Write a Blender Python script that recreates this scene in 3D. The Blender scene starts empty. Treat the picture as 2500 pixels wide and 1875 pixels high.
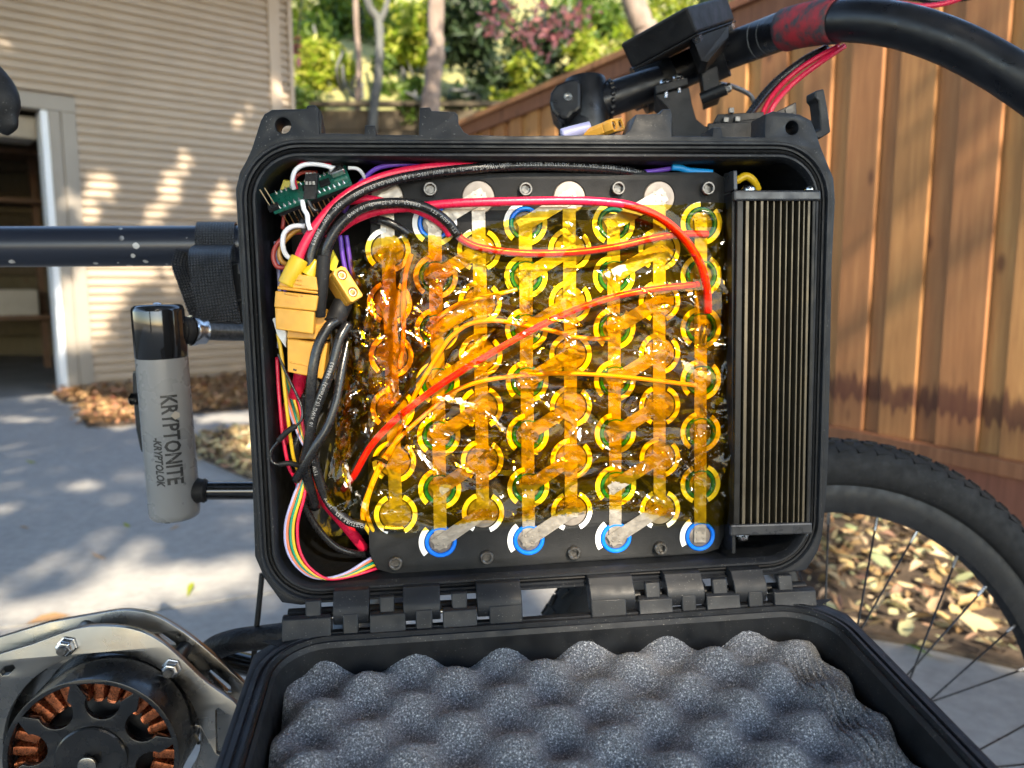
import bpy, bmesh, math, random
import numpy as np
from mathutils import Matrix, Vector, noise
R = math.radians
random.seed(7); rng = np.random.default_rng(11)
SC = bpy.context.scene
COL = SC.collection

# ------------------------------------------------------------------ camera
FPX, CX, CY, CAMH, PITCH = 1877.0, 1250.0, 937.5, 0.85, R(7.5)
cd = bpy.data.cameras.new("camera"); cam = bpy.data.objects.new("camera", cd); COL.objects.link(cam)
cam.location = (0, 0, CAMH); cam.rotation_euler = (R(90) - PITCH, 0, 0)
cd.sensor_width = 36; cd.lens = 36 * FPX / 2500; cd.clip_start = 0.02; cd.clip_end = 500
cd.dof.use_dof = True; cd.dof.focus_distance = 0.465; cd.dof.aperture_fstop = cd.lens / 3.1; cd.dof.aperture_blades = 0
SC.camera = cam
# ------------------------------------------------------------------ sky, sun, exposure
SUN = Vector((0.30, -0.80, 0.60)).normalized()
wd = bpy.data.worlds.new("World"); SC.world = wd; wd.use_nodes = True
_nt = wd.node_tree; _bg = _nt.nodes["Background"]
_sk = _nt.nodes.new("ShaderNodeTexSky"); _sk.sky_type = 'NISHITA'; _sk.sun_disc = False
_sk.sun_elevation = math.asin(SUN.z); _sk.sun_rotation = math.atan2(SUN.x, SUN.y)
_sk.air_density = 1.15; _sk.dust_density = 0.7; _sk.ozone_density = 1.0
_nt.links.new(_sk.outputs[0], _bg.inputs[0]); _bg.inputs[1].default_value = 0.15
ld = bpy.data.lights.new("sun", 'SUN'); ld.energy = 4.2; ld.angle = R(0.53); ld.color = (1.0, 0.86, 0.66)
lo = bpy.data.objects.new("sun", ld); COL.objects.link(lo)
lo.rotation_euler = SUN.to_track_quat('Z', 'Y').to_euler(); lo.location = (6, -14, 12)
SC.view_settings.view_transform = 'Standard'; SC.view_settings.look = 'None'
SC.view_settings.exposure = 2.1; SC.view_settings.gamma = 1.0; SC.view_settings.use_curve_mapping = False
SC.render.engine = 'CYCLES'
SC.cycles.max_bounces = 10; SC.cycles.transparent_max_bounces = 24; SC.cycles.use_denoising = True
SC.cycles.sample_clamp_indirect = 6.0

# ------------------------------------------------------------------ placing helpers
_cp, _sp = math.cos(PITCH), math.sin(PITCH)
CAM = Vector((0, 0, CAMH))
def cam2w(x, y, z): return Vector((x, z * _cp + y * _sp, -z * _sp + y * _cp))
def ray(px, py): return cam2w((px - CX) / FPX, (CY - py) / FPX, 1.0)
def W(px, py, d): return CAM + ray(px, py) * d
def G(px, py, z=0.0):
    r = ray(px, py); return CAM + r * ((z - CAMH) / r.z)
def ray_plane(px, py, o, n):
    r = ray(px, py); return CAM + r * ((o - CAM).dot(n) / r.dot(n))
def frame(o, x, y, z):
    return Matrix(((x.x, y.x, z.x, o.x), (x.y, y.y, z.y, o.y), (x.z, y.z, z.z, o.z), (0, 0, 0, 1)))
IDM = Matrix.Identity(4)
FR = {}

# the open case stands in this frame: x to the right, y up, z out of its mouth
_X = cam2w(0.9930, 0.0315, 0.1134).normalized()
_Y = cam2w(-0.0150, 0.9933, -0.1147); _Y = (_Y - _X * _Y.dot(_X)).normalized()
_N = _X.cross(_Y).normalized()
CO = W(1310, 890, 0.455)
MC = frame(CO, _X, _Y, _N); MCI = MC.inverted()
def CL(px, py, w=0.0):                     # photo pixel -> case frame, on the plane w mm in front of the case mouth
    p = MCI @ ray_plane(px, py, CO + _N * (w / 1000), _N)
    return Vector((p.x, p.y, w / 1000))
# the open lid: x to the right, y towards the viewer, z up out of the tray
_LY = -cam2w(-0.111, 0.269, 1.0).normalized(); _LY = (_LY - _X * _LY.dot(_X)).normalized()
_LZ = _X.cross(_LY); _LZ = _LZ if _LZ.z > 0 else -_LZ
_LXX = _LY.cross(_LZ)
LO = ray_plane(1310, 1497, CO + _N * 0.006, _N)
ML = frame(LO, _LXX, _LY, _LZ); MLI = ML.inverted()
LSX = 1 if _LXX.dot(_X) > 0 else -1
def LL(px, py, h=0.0):
    return MLI @ ray_plane(px, py, LO + _LZ * (h / 1000), _LZ)

# ------------------------------------------------------------------ mesh helpers
def props(o, label=None, cat=None, group=None, kind=None):
    if label: o['label'] = label
    if cat: o['category'] = cat
    if group: o['group'] = group
    if kind: o['kind'] = kind
    return o
def thing(name, label, cat, M=IDM, group=None):
    o = bpy.data.objects.new(name, None); COL.objects.link(o); o.empty_display_size = 0.02
    o.matrix_world = M; FR[o.name] = M.copy()
    return props(o, label, cat, group)
def link(name, me, parent=None, M=IDM, mat=None, **kw):
    o = bpy.data.objects.new(name, me); COL.objects.link(o)
    if mat is not None and not me.materials:
        for m in (mat if isinstance(mat, (list, tuple)) else [mat]): me.materials.append(m)
    if parent is not None:
        o.parent = parent; o.matrix_local = FR[parent.name].inverted() @ M
    else: o.matrix_world = M
    FR[o.name] = M.copy()
    return props(o, **kw)
def finish(me, smooth=35):
    me.validate(); me.update()
    if smooth:
        me.polygons.foreach_set("use_smooth", [True] * len(me.polygons))
        if smooth < 180: me.set_sharp_from_angle(angle=R(smooth))
    return me
def np_mesh(name, v, f, smooth=35, midx=None):
    v = np.asarray(v, dtype=np.float32); f = np.asarray(f, dtype=np.int32); k = f.shape[1]
    me = bpy.data.meshes.new(name)
    me.vertices.add(len(v)); me.vertices.foreach_set("co", v.ravel())
    me.loops.add(f.size); me.loops.foreach_set("vertex_index", f.ravel())
    me.polygons.add(len(f)); me.polygons.foreach_set("loop_start", np.arange(0, f.size, k, dtype=np.int32))
    if midx is not None: me.polygons.foreach_set("material_index", np.asarray(midx, dtype=np.int32))
    me.update(calc_edges=True)
    return finish(me, smooth)
def catmull(P, n=8, closed=False):
    P = [np.array(p, float) for p in P]
    if len(P) < 3: return np.array(P)
    out = []; m = len(P); rngk = range(m) if closed else range(m - 1)
    for i in rngk:
        if closed: a, b, c, d = P[i - 1], P[i], P[(i + 1) % m], P[(i + 2) % m]
        else:
            b, c = P[i], P[i + 1]
            a = P[i - 1] if i else 2 * b - c
            d = P[i + 2] if i + 2 < m else 2 * c - b
        for k in range(n):
            t = k / n
            out.append(0.5 * ((2 * b) + (c - a) * t + (2 * a - 5 * b + 4 * c - d) * t * t + (3 * b - a - 3 * c + d) * t ** 3))
    if not closed: out.append(P[-1])
    return np.array(out)
def tframes(P, closed=False):
    P = np.asarray(P, float); T = np.gradient(P, axis=0)
    if closed: T = np.roll(P, -1, 0) - np.roll(P, 1, 0)
    T /= np.linalg.norm(T, axis=1)[:, None] + 1e-12
    up = np.array([0, 0, 1.0]);
    if abs(T[0] @ up) > 0.9: up = np.array([0, 1.0, 0])
    Ns = []; n = up - T[0] * (up @ T[0]); n /= np.linalg.norm(n)
    for t in T:
        n = n - t * (n @ t); n /= np.linalg.norm(n); Ns.append(n)
    Ns = np.array(Ns); return T, Ns, np.cross(T, Ns)
class MB:
    def __init__(s): s.v = []; s.f = []; s.m = []; s.mi = 0
    def add(s, v, f):
        o = len(s.v); s.v += [tuple(p) for p in v]; s.f += [tuple(i + o for i in q) for q in f]; s.m += [s.mi] * len(f); return s
    def box(s, c, d, M=None):
        x, y, z = d[0] / 2, d[1] / 2, d[2] / 2
        v = [Vector((a * x, b * y, e * z)) for e in (-1, 1) for b in (-1, 1) for a in (-1, 1)]
        if M is not None: v = [M @ p for p in v]
        v = [p + Vector(c) for p in v]
        return s.add(v, [(0, 2, 3, 1), (4, 5, 7, 6), (0, 1, 5, 4), (2, 6, 7, 3), (0, 4, 6, 2), (1, 3, 7, 5)])
    def hexa(s, p8):   # 8 corners: bottom ring 4, top ring 4
        return s.add(p8, [(3, 2, 1, 0), (4, 5, 6, 7), (0, 1, 5, 4), (1, 2, 6, 5), (2, 3, 7, 6), (3, 0, 4, 7)])
    def prism(s, poly, z0, z1, taper=None):
        n = len(poly); a = [(p[0], p[1], z0) for p in poly]; q = taper or poly
        b = [(p[0], p[1], z1) for p in q]
        return s.add(a + b, [tuple(range(n - 1, -1, -1)), tuple(range(n, 2 * n))] + [(i, (i + 1) % n, n + (i + 1) % n, n + i) for i in range(n)])
    def loft(s, rings, closed=True, cap0=False, cap1=False):
        n = len(rings[0]); v = [p for r in rings for p in r]; f = []
        for k in range(len(rings) - 1):
            for i in range(n if closed else n - 1):
                j = (i + 1) % n; f.append((k * n + i, k * n + j, (k + 1) * n + j, (k + 1) * n + i))
        if cap0: f.append(tuple(range(n - 1, -1, -1)))
        if cap1: f.append(tuple((len(rings) - 1) * n + i for i in range(n)))
        return s.add(v, f)
    def tube(s, P, r, seg=10, caps=True, flat=1.0):
        P = np.asarray(P, float); T, Nn, B = tframes(P)
        r = np.broadcast_to(np.asarray(r, float), (len(P),))
        rings = [[P[i] + r[i] * (math.cos(a) * Nn[i] + flat * math.sin(a) * B[i]) for a in [2 * math.pi * k / seg for k in range(seg)]] for i in range(len(P))]
        return s.loft(rings, True, caps, caps)
    def rev(s, p0, p1, prof, seg=24, cap0=True, cap1=True):  # profile (distance along axis, radius)
        p0 = Vector(p0); ax = (Vector(p1) - p0).normalized(); u = ax.orthogonal().normalized(); w = ax.cross(u)
        rings = [[p0 + ax * t + (u * math.cos(2 * math.pi * k / seg) + w * math.sin(2 * math.pi * k / seg)) * r for k in range(seg)] for t, r in prof]
        return s.loft(rings, True, cap0, cap1)
    def mesh(s, name, smooth=35):
        me = bpy.data.meshes.new(name); me.from_pydata([tuple(p) for p in s.v], [], s.f)
        if any(s.m): me.polygons.foreach_set("material_index", s.m)
        bm = bmesh.new(); bm.from_mesh(me); bmesh.ops.recalc_face_normals(bm, faces=bm.faces); bm.to_mesh(me); bm.free()
        return finish(me, smooth)
    def obj(s, name, mat, parent=None, M=None, smooth=35, bevel=0, seg=2, **kw):
        if M is None: M = FR[parent.name] if parent is not None else IDM
        o = link(name, s.mesh(name, smooth), parent, M, mat, **kw)
        if bevel:
            b = o.modifiers.new("bevel", 'BEVEL'); b.width = bevel; b.segments = seg; b.limit_method = 'ANGLE'; b.angle_limit = R(32)
        return o
def base_origin(o):
    return o
_CM = {}
def plate_mesh(name, outline, holes, z0, z1, bevel=0.0):
    cu = bpy.data.curves.new(name, 'CURVE'); cu.dimensions = '2D'; cu.fill_mode = 'BOTH'
    for poly in [outline] + list(holes):
        sp = cu.splines.new('POLY'); sp.points.add(len(poly) - 1)
        for i, p in enumerate(poly): sp.points[i].co = (p[0], p[1], 0, 1)
        sp.use_cyclic_u = True
    cu.extrude = max((z1 - z0) / 2 - bevel, 1e-5); cu.bevel_depth = bevel; cu.bevel_resolution = 1; cu.offset = -bevel
    o = bpy.data.objects.new(name, cu); COL.objects.link(o)
    dg = bpy.context.evaluated_depsgraph_get()
    me = bpy.data.meshes.new_from_object(o.evaluated_get(dg)); me.name = name
    bpy.data.objects.remove(o); bpy.data.curves.remove(cu)
    me.transform(Matrix.Translation((0, 0, (z0 + z1) / 2)))
    bm = bmesh.new(); bm.from_mesh(me); bmesh.ops.remove_doubles(bm, verts=bm.verts, dist=1e-6); bm.to_mesh(me); bm.free()
    me.materials.clear()
    return finish(me, 30)
def text_mesh(name, body, size, bold=0.0, extrude=0.0, spacing=1.0, shear=0.0, sub=0):
    cu = bpy.data.curves.new(name, 'FONT'); cu.body = body; cu.size = size; cu.offset = bold; cu.extrude = extrude
    cu.space_character = spacing; cu.shear = shear; cu.resolution_u = 2; cu.align_x = 'CENTER'; cu.align_y = 'CENTER'
    o = bpy.data.objects.new(name, cu); COL.objects.link(o)
    dg = bpy.context.evaluated_depsgraph_get()
    me = bpy.data.meshes.new_from_object(o.evaluated_get(dg)); me.name = name
    bpy.data.objects.remove(o); bpy.data.curves.remove(cu); me.materials.clear()
    if sub:
        bm = bmesh.new(); bm.from_mesh(me); bmesh.ops.triangulate(bm, faces=bm.faces)
        bmesh.ops.subdivide_edges(bm, edges=[e for e in bm.edges if e.calc_length() > sub], cuts=2); bm.to_mesh(me); bm.free()
    return me
def circ(c, r, n=24, a0=0.0, a1=2 * math.pi):
    return [(c[0] + r * math.cos(a0 + (a1 - a0) * k / n), c[1] + r * math.sin(a0 + (a1 - a0) * k / n)) for k in range(n)]
def rrect(x0, x1, y0, y1, r, n=8):
    out = []
    for cx, cy, a in ((x1 - r, y1 - r, 0), (x0 + r, y1 - r, 90), (x0 + r, y0 + r, 180), (x1 - r, y0 + r, 270)):
        for k in range(n + 1):
            t = R(a + 90 * k / n); out.append((cx + r * math.cos(t), cy + r * math.sin(t)))
    return out
def inpoly(x, y, poly):
    x = np.asarray(x); y = np.asarray(y); c = np.zeros(x.shape, bool); n = len(poly)
    for i in range(n):
        x0, y0 = poly[i - 1][:2]; x1, y1 = poly[i][:2]
        if y0 == y1: continue
        c ^= ((y0 > y) != (y1 > y)) & (x < (x1 - x0) * (y - y0) / (y1 - y0) + x0)
    return c

# ------------------------------------------------------------------ materials
class NT:
    def __init__(s, name):
        s.m = bpy.data.materials.new(name); s.m.use_nodes = True; s.t = s.m.node_tree
        s.b = s.t.nodes["Principled BSDF"]; s.out = s.t.nodes["Material Output"]; s.co = None
    def n(s, typ, **kw):
        x = s.t.nodes.new("ShaderNode" + typ)
        for k, v in kw.items():
            if hasattr(x, k): setattr(x, k, v)
            else: x.inputs[k.replace('_', ' ')].default_value = v
        return x
    def l(s, a, b): s.t.links.new(a, b)
    def coord(s, kind='Object'):
        if s.co is None: s.co = s.n('TexCoord')
        return s.co.outputs[kind]
    def noise(s, scale, detail=3, rough=0.5, vec=None, stretch=None):
        x = s.n('TexNoise'); x.inputs['Scale'].default_value = scale; x.inputs['Detail'].default_value = detail; x.inputs['Roughness'].default_value = rough
        v = vec or s.coord()
        if stretch:
            mp = s.n('Mapping'); mp.inputs['Scale'].default_value = stretch; s.l(v, mp.inputs[0]); v = mp.outputs[0]
        s.l(v, x.inputs['Vector']); return x.outputs['Fac']
    def ramp(s, fac, stops, interp='LINEAR'):
        x = s.n('ValToRGB'); e = x.color_ramp.elements; x.color_ramp.interpolation = interp
        while len(e) < len(stops): e.new(0.5)
        for i, (p, c) in enumerate(stops): e[i].position = p; e[i].color = (*c, 1) if len(c) == 3 else c
        s.l(fac, x.inputs[0]); return x.outputs[0]
    def mix(s, fac, a, b, mode='MIX'):
        x = s.n('Mix'); x.data_type = 'RGBA'; x.blend_type = mode
        for sock, val in ((x.inputs[0], fac), (x.inputs[6], a), (x.inputs[7], b)):
            if isinstance(val, (int, float)): sock.default_value = val
            elif isinstance(val, (tuple, list)): sock.default_value = (*val[:3], 1)
            else: s.l(val, sock)
        return x.outputs[2]
    def math(s, op, a, b=0.0):
        x = s.n('Math'); x.operation = op
        for i, v in enumerate((a, b)):
            if isinstance(v, (int, float)): x.inputs[i].default_value = v
            else: s.l(v, x.inputs[i])
        return x.outputs[0]
    def bump(s, h, strength=0.3, dist=0.001, nrm=None):
        x = s.n('Bump'); x.inputs['Strength'].default_value = strength; x.inputs['Distance'].default_value = dist
        s.l(h, x.inputs['Height'])
        if nrm is not None: s.l(nrm, x.inputs['Normal'])
        return x.outputs[0]
    def set(s, **kw):
        for k, v in kw.items():
            i = s.b.inputs[k.replace('_', ' ')]
            if isinstance(v, (int, float)): i.default_value = v
            elif isinstance(v, (tuple, list)): i.default_value = (*v[:3], 1)
            else: s.l(v, i)
        return s
def pm(name, col, rough=0.5, metal=0.0, var=0.25, vs=60, bs=0, bd=0.0003, bst=0.4, dust=0, dcol=(0.3, 0.29, 0.27), dscale=900, coat=0, spec=0.5, rvar=0.12):
    t = NT(name)
    nz = t.noise(vs, 4)
    c2 = tuple(max(0, c * (1 - var)) for c in col); c3 = tuple(min(1, c * (1 + var)) for c in col)
    c = t.ramp(nz, [(0.3, c2), (0.7, c3)])
    if dust:
        d = t.noise(dscale, 1); d2 = t.noise(dscale * 0.03, 3)
        m = t.math('MULTIPLY', t.ramp(d, [(0.68, (0, 0, 0)), (0.76, (1, 1, 1))]), t.ramp(d2, [(0.35, (0, 0, 0)), (0.75, (1, 1, 1))]))
        c = t.mix(t.math('MULTIPLY', m, dust), c, dcol)
    t.set(Base_Color=c, Metallic=metal, Specular_IOR_Level=spec)
    r = t.ramp(t.noise(vs * 1.7, 3), [(0.3, (rough - rvar,) * 3), (0.7, (rough + rvar,) * 3)]); t.set(Roughness=r)
    if coat: t.set(Coat_Weight=coat, Coat_Roughness=0.1)
    if bs: t.set(Normal=t.bump(t.noise(bs, 3), bst, bd))
    return t.m
MT = {}
MT['case'] = pm('case_plastic', (0.009, 0.0105, 0.014), 0.50, spec=0.32, dust=0.55, bs=2600, bd=0.0001, bst=0.35)
MT['case_in'] = pm('case_inner_plastic', (0.006, 0.007, 0.009), 0.5, spec=0.3, dust=0.25, bs=1800, bd=0.0001)
MT['gasket'] = pm('gasket_rubber', (0.007, 0.007, 0.008), 0.62, spec=0.3, dust=0.35)
MT['holder'] = pm('printed_plastic', (0.006, 0.0065, 0.0075), 0.55, spec=0.35, bs=3200, bd=0.00035, bst=0.9, dust=0.35, dcol=(0.16, 0.16, 0.16), dscale=2600)
MT['print'] = pm('printed_black', (0.007, 0.0075, 0.009), 0.5, spec=0.35, bs=900, bd=0.0003, bst=0.5, dust=0.3)
MT['blackmetal'] = pm('black_paint', (0.007, 0.0075, 0.010), 0.36, spec=0.4, bs=1500, bd=0.00012, bst=0.3, dust=0.12)
MT['gloss'] = pm('gloss_black', (0.008, 0.008, 0.009), 0.10, coat=0.6, rvar=0.04)
MT['rubber'] = pm('tyre_rubber', (0.012, 0.012, 0.0125), 0.75, spec=0.3, bs=600, bd=0.0005, dust=0.3, dcol=(0.12, 0.11, 0.1), dscale=400)
MT['steel'] = pm('bright_steel', (0.62, 0.61, 0.6), 0.22, metal=1.0, var=0.1)
MT['bolt'] = pm('oxide_bolt', (0.13, 0.125, 0.12), 0.38, metal=0.9, var=0.3, vs=400)
MT['pin'] = pm('gold_pin', (0.75, 0.6, 0.36), 0.3, metal=1.0)
MT['nickel'] = pm('nickel', (0.33, 0.30, 0.265), 0.42, metal=0.7, var=0.15, vs=180, bs=300, bd=0.0006, bst=0.35)
MT['cap'] = pm('cell_can', (0.24, 0.21, 0.185), 0.45, metal=0.5, var=0.12, vs=150)
MT['blue'] = pm('blue_wrap', (0.0, 0.16, 0.80), 0.35, var=0.05)
MT['white'] = pm('white_paper', (0.78, 0.79, 0.80), 0.6, var=0.05)
MT['xt'] = pm('yellow_nylon', (0.66, 0.32, 0.035), 0.42, var=0.07, vs=200, bs=900, bd=0.0001)
MT['shrinky'] = pm('yellow_shrink', (0.68, 0.43, 0.012), 0.38, var=0.08)
MT['wred'] = pm('red_insulation', (0.62, 0.012, 0.055), 0.32, var=0.08, vs=200)
MT['wred_deep'] = pm('deep_red_insulation', (0.50, 0.006, 0.022), 0.32, var=0.08, vs=200)
MT['wblack'] = pm('black_insulation', (0.011, 0.011, 0.012), 0.27, var=0.2, vs=200)
MT['wwhite'] = pm('white_insulation', (0.72, 0.72, 0.75), 0.35, var=0.06)
MT['wlilac'] = pm('lilac_insulation', (0.36, 0.36, 0.58), 0.35, var=0.06)
MT['wyellow'] = pm('yellow_insulation', (0.68, 0.42, 0.02), 0.33, var=0.07)
MT['worange'] = pm('orange_insulation', (0.66, 0.17, 0.07), 0.35, var=0.08)
MT['wbrown'] = pm('ochre_insulation', (0.42, 0.20, 0.03), 0.4, var=0.1)
MT['wgreen'] = pm('green_insulation', (0.0, 0.23, 0.14), 0.35, var=0.08)
MT['wpurple'] = pm('violet_insulation', (0.13, 0.05, 0.42), 0.35, var=0.08)
MT['wbrick'] = pm('brick_red_insulation', (0.42, 0.06, 0.05), 0.38, var=0.1)
MT['cyan'] = pm('blue_shrink', (0.005, 0.22, 0.55), 0.4, var=0.08)
MT['pcb'] = pm('green_board', (0.006, 0.085, 0.06), 0.35, var=0.3, vs=500)
MT['ytape'] = pm('yellow_tape', (0.62, 0.50, 0.015), 0.4, var=0.08)
MT['print_white'] = pm('white_print', (0.28, 0.28, 0.28), 0.6, var=0.05)
MT['fin'] = pm('bronze_anodised', (0.105, 0.088, 0.062), 0.40, metal=0.6, var=0.12, vs=40)
MT['findark'] = pm('black_anodised', (0.012, 0.011, 0.010), 0.45, metal=0.4)
MT['endcap'] = pm('grey_black_cap', (0.045, 0.047, 0.052), 0.36, metal=0.5, var=0.2, vs=100)
MT['copper'] = pm('enamelled_copper', (0.34, 0.105, 0.045), 0.28, metal=0.85, var=0.35, vs=250)
MT['alu'] = pm('brushed_aluminium', (0.27, 0.26, 0.245), 0.30, metal=1.0, var=0.12, vs=25, bs=500, bd=0.0001, bst=0.15)
MT['motor'] = pm('motor_black', (0.012, 0.0125, 0.014), 0.26, metal=0.2, coat=0.2)
MT['lockgrey'] = pm('grey_vinyl', (0.19, 0.193, 0.197), 0.28, var=0.015, vs=30, coat=0.3, rvar=0.02)
MT['lockprint'] = pm('black_print', (0.012, 0.012, 0.013), 0.5, var=0.1)
MT['braid'] = pm('braided_nylon', (0.010, 0.010, 0.012), 0.5, bs=420, bd=0.0012, bst=0.9, spec=0.3)
MT['redtape'] = None
def mk_redtape():
    t = NT('worn_red_tape'); a = t.noise(60, 6, 0.65); 
    w = t.n('TexWave'); w.inputs['Scale'].default_value = 900; t.l(t.coord(), w.inputs[0])
    c = t.ramp(a, [(0.42, (0.05, 0.045, 0.05)), (0.5, (0.22, 0.03, 0.035)), (0.62, (0.42, 0.02, 0.03))])
    t.set(Base_Color=c, Roughness=0.75, Normal=t.bump(w.outputs['Fac'], 0.3, 0.0003)); return t.m
MT['redtape'] = mk_redtape()
def mk_frame_paint():
    t = NT('dark_blue_frame_paint'); v = t.n('TexVoronoi'); v.inputs['Scale'].default_value = 80
    t.l(t.coord(), v.inputs['Vector'])
    n = t.noise(240, 3); d = t.math('ADD', v.outputs['Distance'], t.math('MULTIPLY', n, 0.22))
    chip = t.ramp(d, [(0.30, (1, 1, 1)), (0.315, (0, 0, 0))])
    n2 = t.noise(9, 2); chip = t.math('MULTIPLY', chip, t.ramp(n2, [(0.44, (0, 0, 0)), (0.48, (1, 1, 1))]))
    c = t.mix(chip, (0.014, 0.017, 0.027), (0.42, 0.41, 0.39))
    t.set(Base_Color=c, Roughness=0.34, Coat_Weight=0.15, Coat_Roughness=0.2, Normal=t.bump(t.noise(700, 2), 0.15, 0.0002)); return t.m
MT['paint'] = mk_frame_paint()
def mk_web():
    t = NT('black_webbing'); u = t.n('UVMap')
    mp = t.n('Mapping'); mp.inputs['Scale'].default_value = (1, 1, 1); t.l(u.outputs[0], mp.inputs[0])
    v = t.n('TexVoronoi'); v.inputs['Scale'].default_value = 430; v.inputs['Randomness'].default_value = 0.15; t.l(mp.outputs[0], v.inputs['Vector'])
    w = t.n('TexWave'); w.bands_direction = 'DIAGONAL'; w.inputs['Scale'].default_value = 300; t.l(mp.outputs[0], w.inputs[0])
    h = t.math('ADD', t.math('MULTIPLY', v.outputs['Distance'], -1.2), t.math('MULTIPLY', w.outputs['Fac'], 0.35))
    t.set(Base_Color=t.mix(t.ramp(v.outputs['Distance'], [(0.1, (1, 1, 1)), (0.5, (0, 0, 0))]), (0.003, 0.003, 0.0035), (0.06, 0.06, 0.065)), Roughness=0.42, Normal=t.bump(h, 1.0, 0.0016)); return t.m
MT['web'] = mk_web()
def mk_foam():
    t = NT('charcoal_foam'); a = t.noise(1050, 2, 0.8); b = t.noise(620, 2); v = t.n('TexVoronoi'); v.inputs['Scale'].default_value = 850; t.l(t.coord(), v.inputs['Vector'])
    c = t.ramp(a, [(0.36, (0.030, 0.033, 0.042)), (0.53, (0.115, 0.127, 0.152)), (0.62, (0.30, 0.32, 0.36)), (0.70, (0.75, 0.76, 0.78))])  # pale specks paint the foam's sparkle into its colour
    h = t.math('ADD', a, v.outputs['Distance'])
    t.set(Base_Color=c, Roughness=0.62, Sheen_Weight=0.25, Normal=t.bump(h, 0.9, 0.0011)); return t.m
MT['foam'] = mk_foam()
def mk_film(name, T):
    t = NT(name); t.t.nodes.remove(t.b)
    tr = t.n('BsdfTransparent'); tr.inputs[0].default_value = (*T, 1)
    gl = t.n('BsdfGlossy'); gl.inputs['Color'].default_value = (1, 1, 1, 1); gl.inputs['Roughness'].default_value = 0.06
    g2 = t.n('BsdfGlossy'); g2.inputs['Roughness'].default_value = 0.115; gm = t.n('MixShader'); gm.inputs[0].default_value = 0.5; t.l(gl.outputs[0], gm.inputs[1]); t.l(g2.outputs[0], gm.inputs[2])
    fr = t.n('Fresnel'); fr.inputs['IOR'].default_value = 1.33
    nb = t.bump(t.noise(140, 2, 0.6), 0.10, 0.0004)
    t.l(nb, gl.inputs['Normal']); t.l(nb, g2.inputs['Normal']); t.l(nb, fr.inputs['Normal'])
    mx = t.n('MixShader'); t.l(fr.outputs[0], mx.inputs[0]); t.l(tr.outputs[0], mx.inputs[1]); t.l(gm.outputs[0], mx.inputs[2])
    t.l(mx.outputs[0], t.out.inputs['Surface']); return t.m
MT['film'] = mk_film('amber_film_material', (0.97, 0.78, 0.11))
# ================================================================== SETTING
def mk_concrete():
    t = NT('driveway_concrete'); a = t.noise(1.1, 5, 0.6); b = t.noise(26, 4, 0.65); c_ = t.noise(160, 2)
    v = t.n('TexVoronoi'); v.inputs['Scale'].default_value = 300; t.l(t.coord(), v.inputs['Vector'])
    c = t.ramp(a, [(0.3, (0.25, 0.245, 0.235)), (0.7, (0.36, 0.35, 0.33))])
    c = t.mix(0.35, c, t.ramp(b, [(0.3, (0.16, 0.155, 0.15)), (0.7, (0.42, 0.41, 0.39))]))
    t.set(Base_Color=c, Roughness=0.85, Normal=t.bump(t.math('ADD', c_, v.outputs['Distance']), 0.5, 0.002)); return t.m
MT['concrete'] = mk_concrete()
MT['soil'] = pm('dark_mulch', (0.055, 0.038, 0.025), 0.9, var=0.5, vs=30, bs=60, bd=0.01)
MT['ground'] = pm('dry_ground', (0.20, 0.16, 0.10), 0.95, var=0.3, vs=2)
def mk_hill():
    t = NT('dry_grass_slope'); a = t.noise(0.7, 5, 0.6); b = t.noise(14, 3)
    c = t.ramp(a, [(0.3, (0.10, 0.13, 0.03)), (0.5, (0.24, 0.23, 0.08)), (0.7, (0.34, 0.29, 0.13))])
    c = t.mix(0.4, c, t.ramp(b, [(0.3, (0.12, 0.12, 0.04)), (0.7, (0.34, 0.30, 0.13))]))
    t.set(Base_Color=c, Roughness=0.95); return t.m
MT['hill'] = mk_hill()
def mk_leaf(name, stops, transl=0.45):
    t = NT(name); g = t.n('NewGeometry'); c = t.ramp(g.outputs['Random Per Island'], stops)
    t.set(Base_Color=c, Roughness=0.45, Specular_IOR_Level=0.4)
    tl = t.n('BsdfTranslucent'); t.l(c, tl.inputs[0]); mx = t.n('MixShader'); mx.inputs[0].default_value = transl
    t.l(t.b.outputs[0], mx.inputs[1]); t.l(tl.outputs[0], mx.inputs[2]); t.l(mx.outputs[0], t.out.inputs['Surface']); return t.m
def S(*cs): return [(i / (len(cs) - 1), c) for i, c in enumerate(cs)]
MT['leaf_lime'] = mk_leaf('lime_leaf', S((0.13, 0.21, 0.012), (0.25, 0.34, 0.02), (0.38, 0.42, 0.04), (0.50, 0.48, 0.10)), 0.55)
MT['leaf_mid'] = mk_leaf('mid_green_leaf', S((0.04, 0.09, 0.015), (0.09, 0.16, 0.02), (0.18, 0.26, 0.03)))
MT['leaf_dark'] = mk_leaf('dark_green_leaf', S((0.012, 0.028, 0.012), (0.03, 0.055, 0.02), (0.05, 0.08, 0.03)), 0.25)
MT['leaf_pink'] = mk_leaf('dusty_pink_pod', S((0.42, 0.14, 0.13), (0.50, 0.20, 0.18), (0.34, 0.10, 0.10), (0.55, 0.27, 0.24)), 0.3)
MT['leaf_shade'] = mk_leaf('oak_leaf', S((0.03, 0.05, 0.015), (0.05, 0.075, 0.02)), 0.2)
MT['litter'] = mk_leaf('fallen_leaf_material', S((0.10, 0.05, 0.025), (0.30, 0.20, 0.09), (0.46, 0.36, 0.18), (0.20, 0.24, 0.13), (0.52, 0.43, 0.24), (0.36, 0.20, 0.13), (0.42, 0.42, 0.24), (0.22, 0.12, 0.06), (0.55, 0.46, 0.30), (0.24, 0.14, 0.10)), 0.1)
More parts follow.
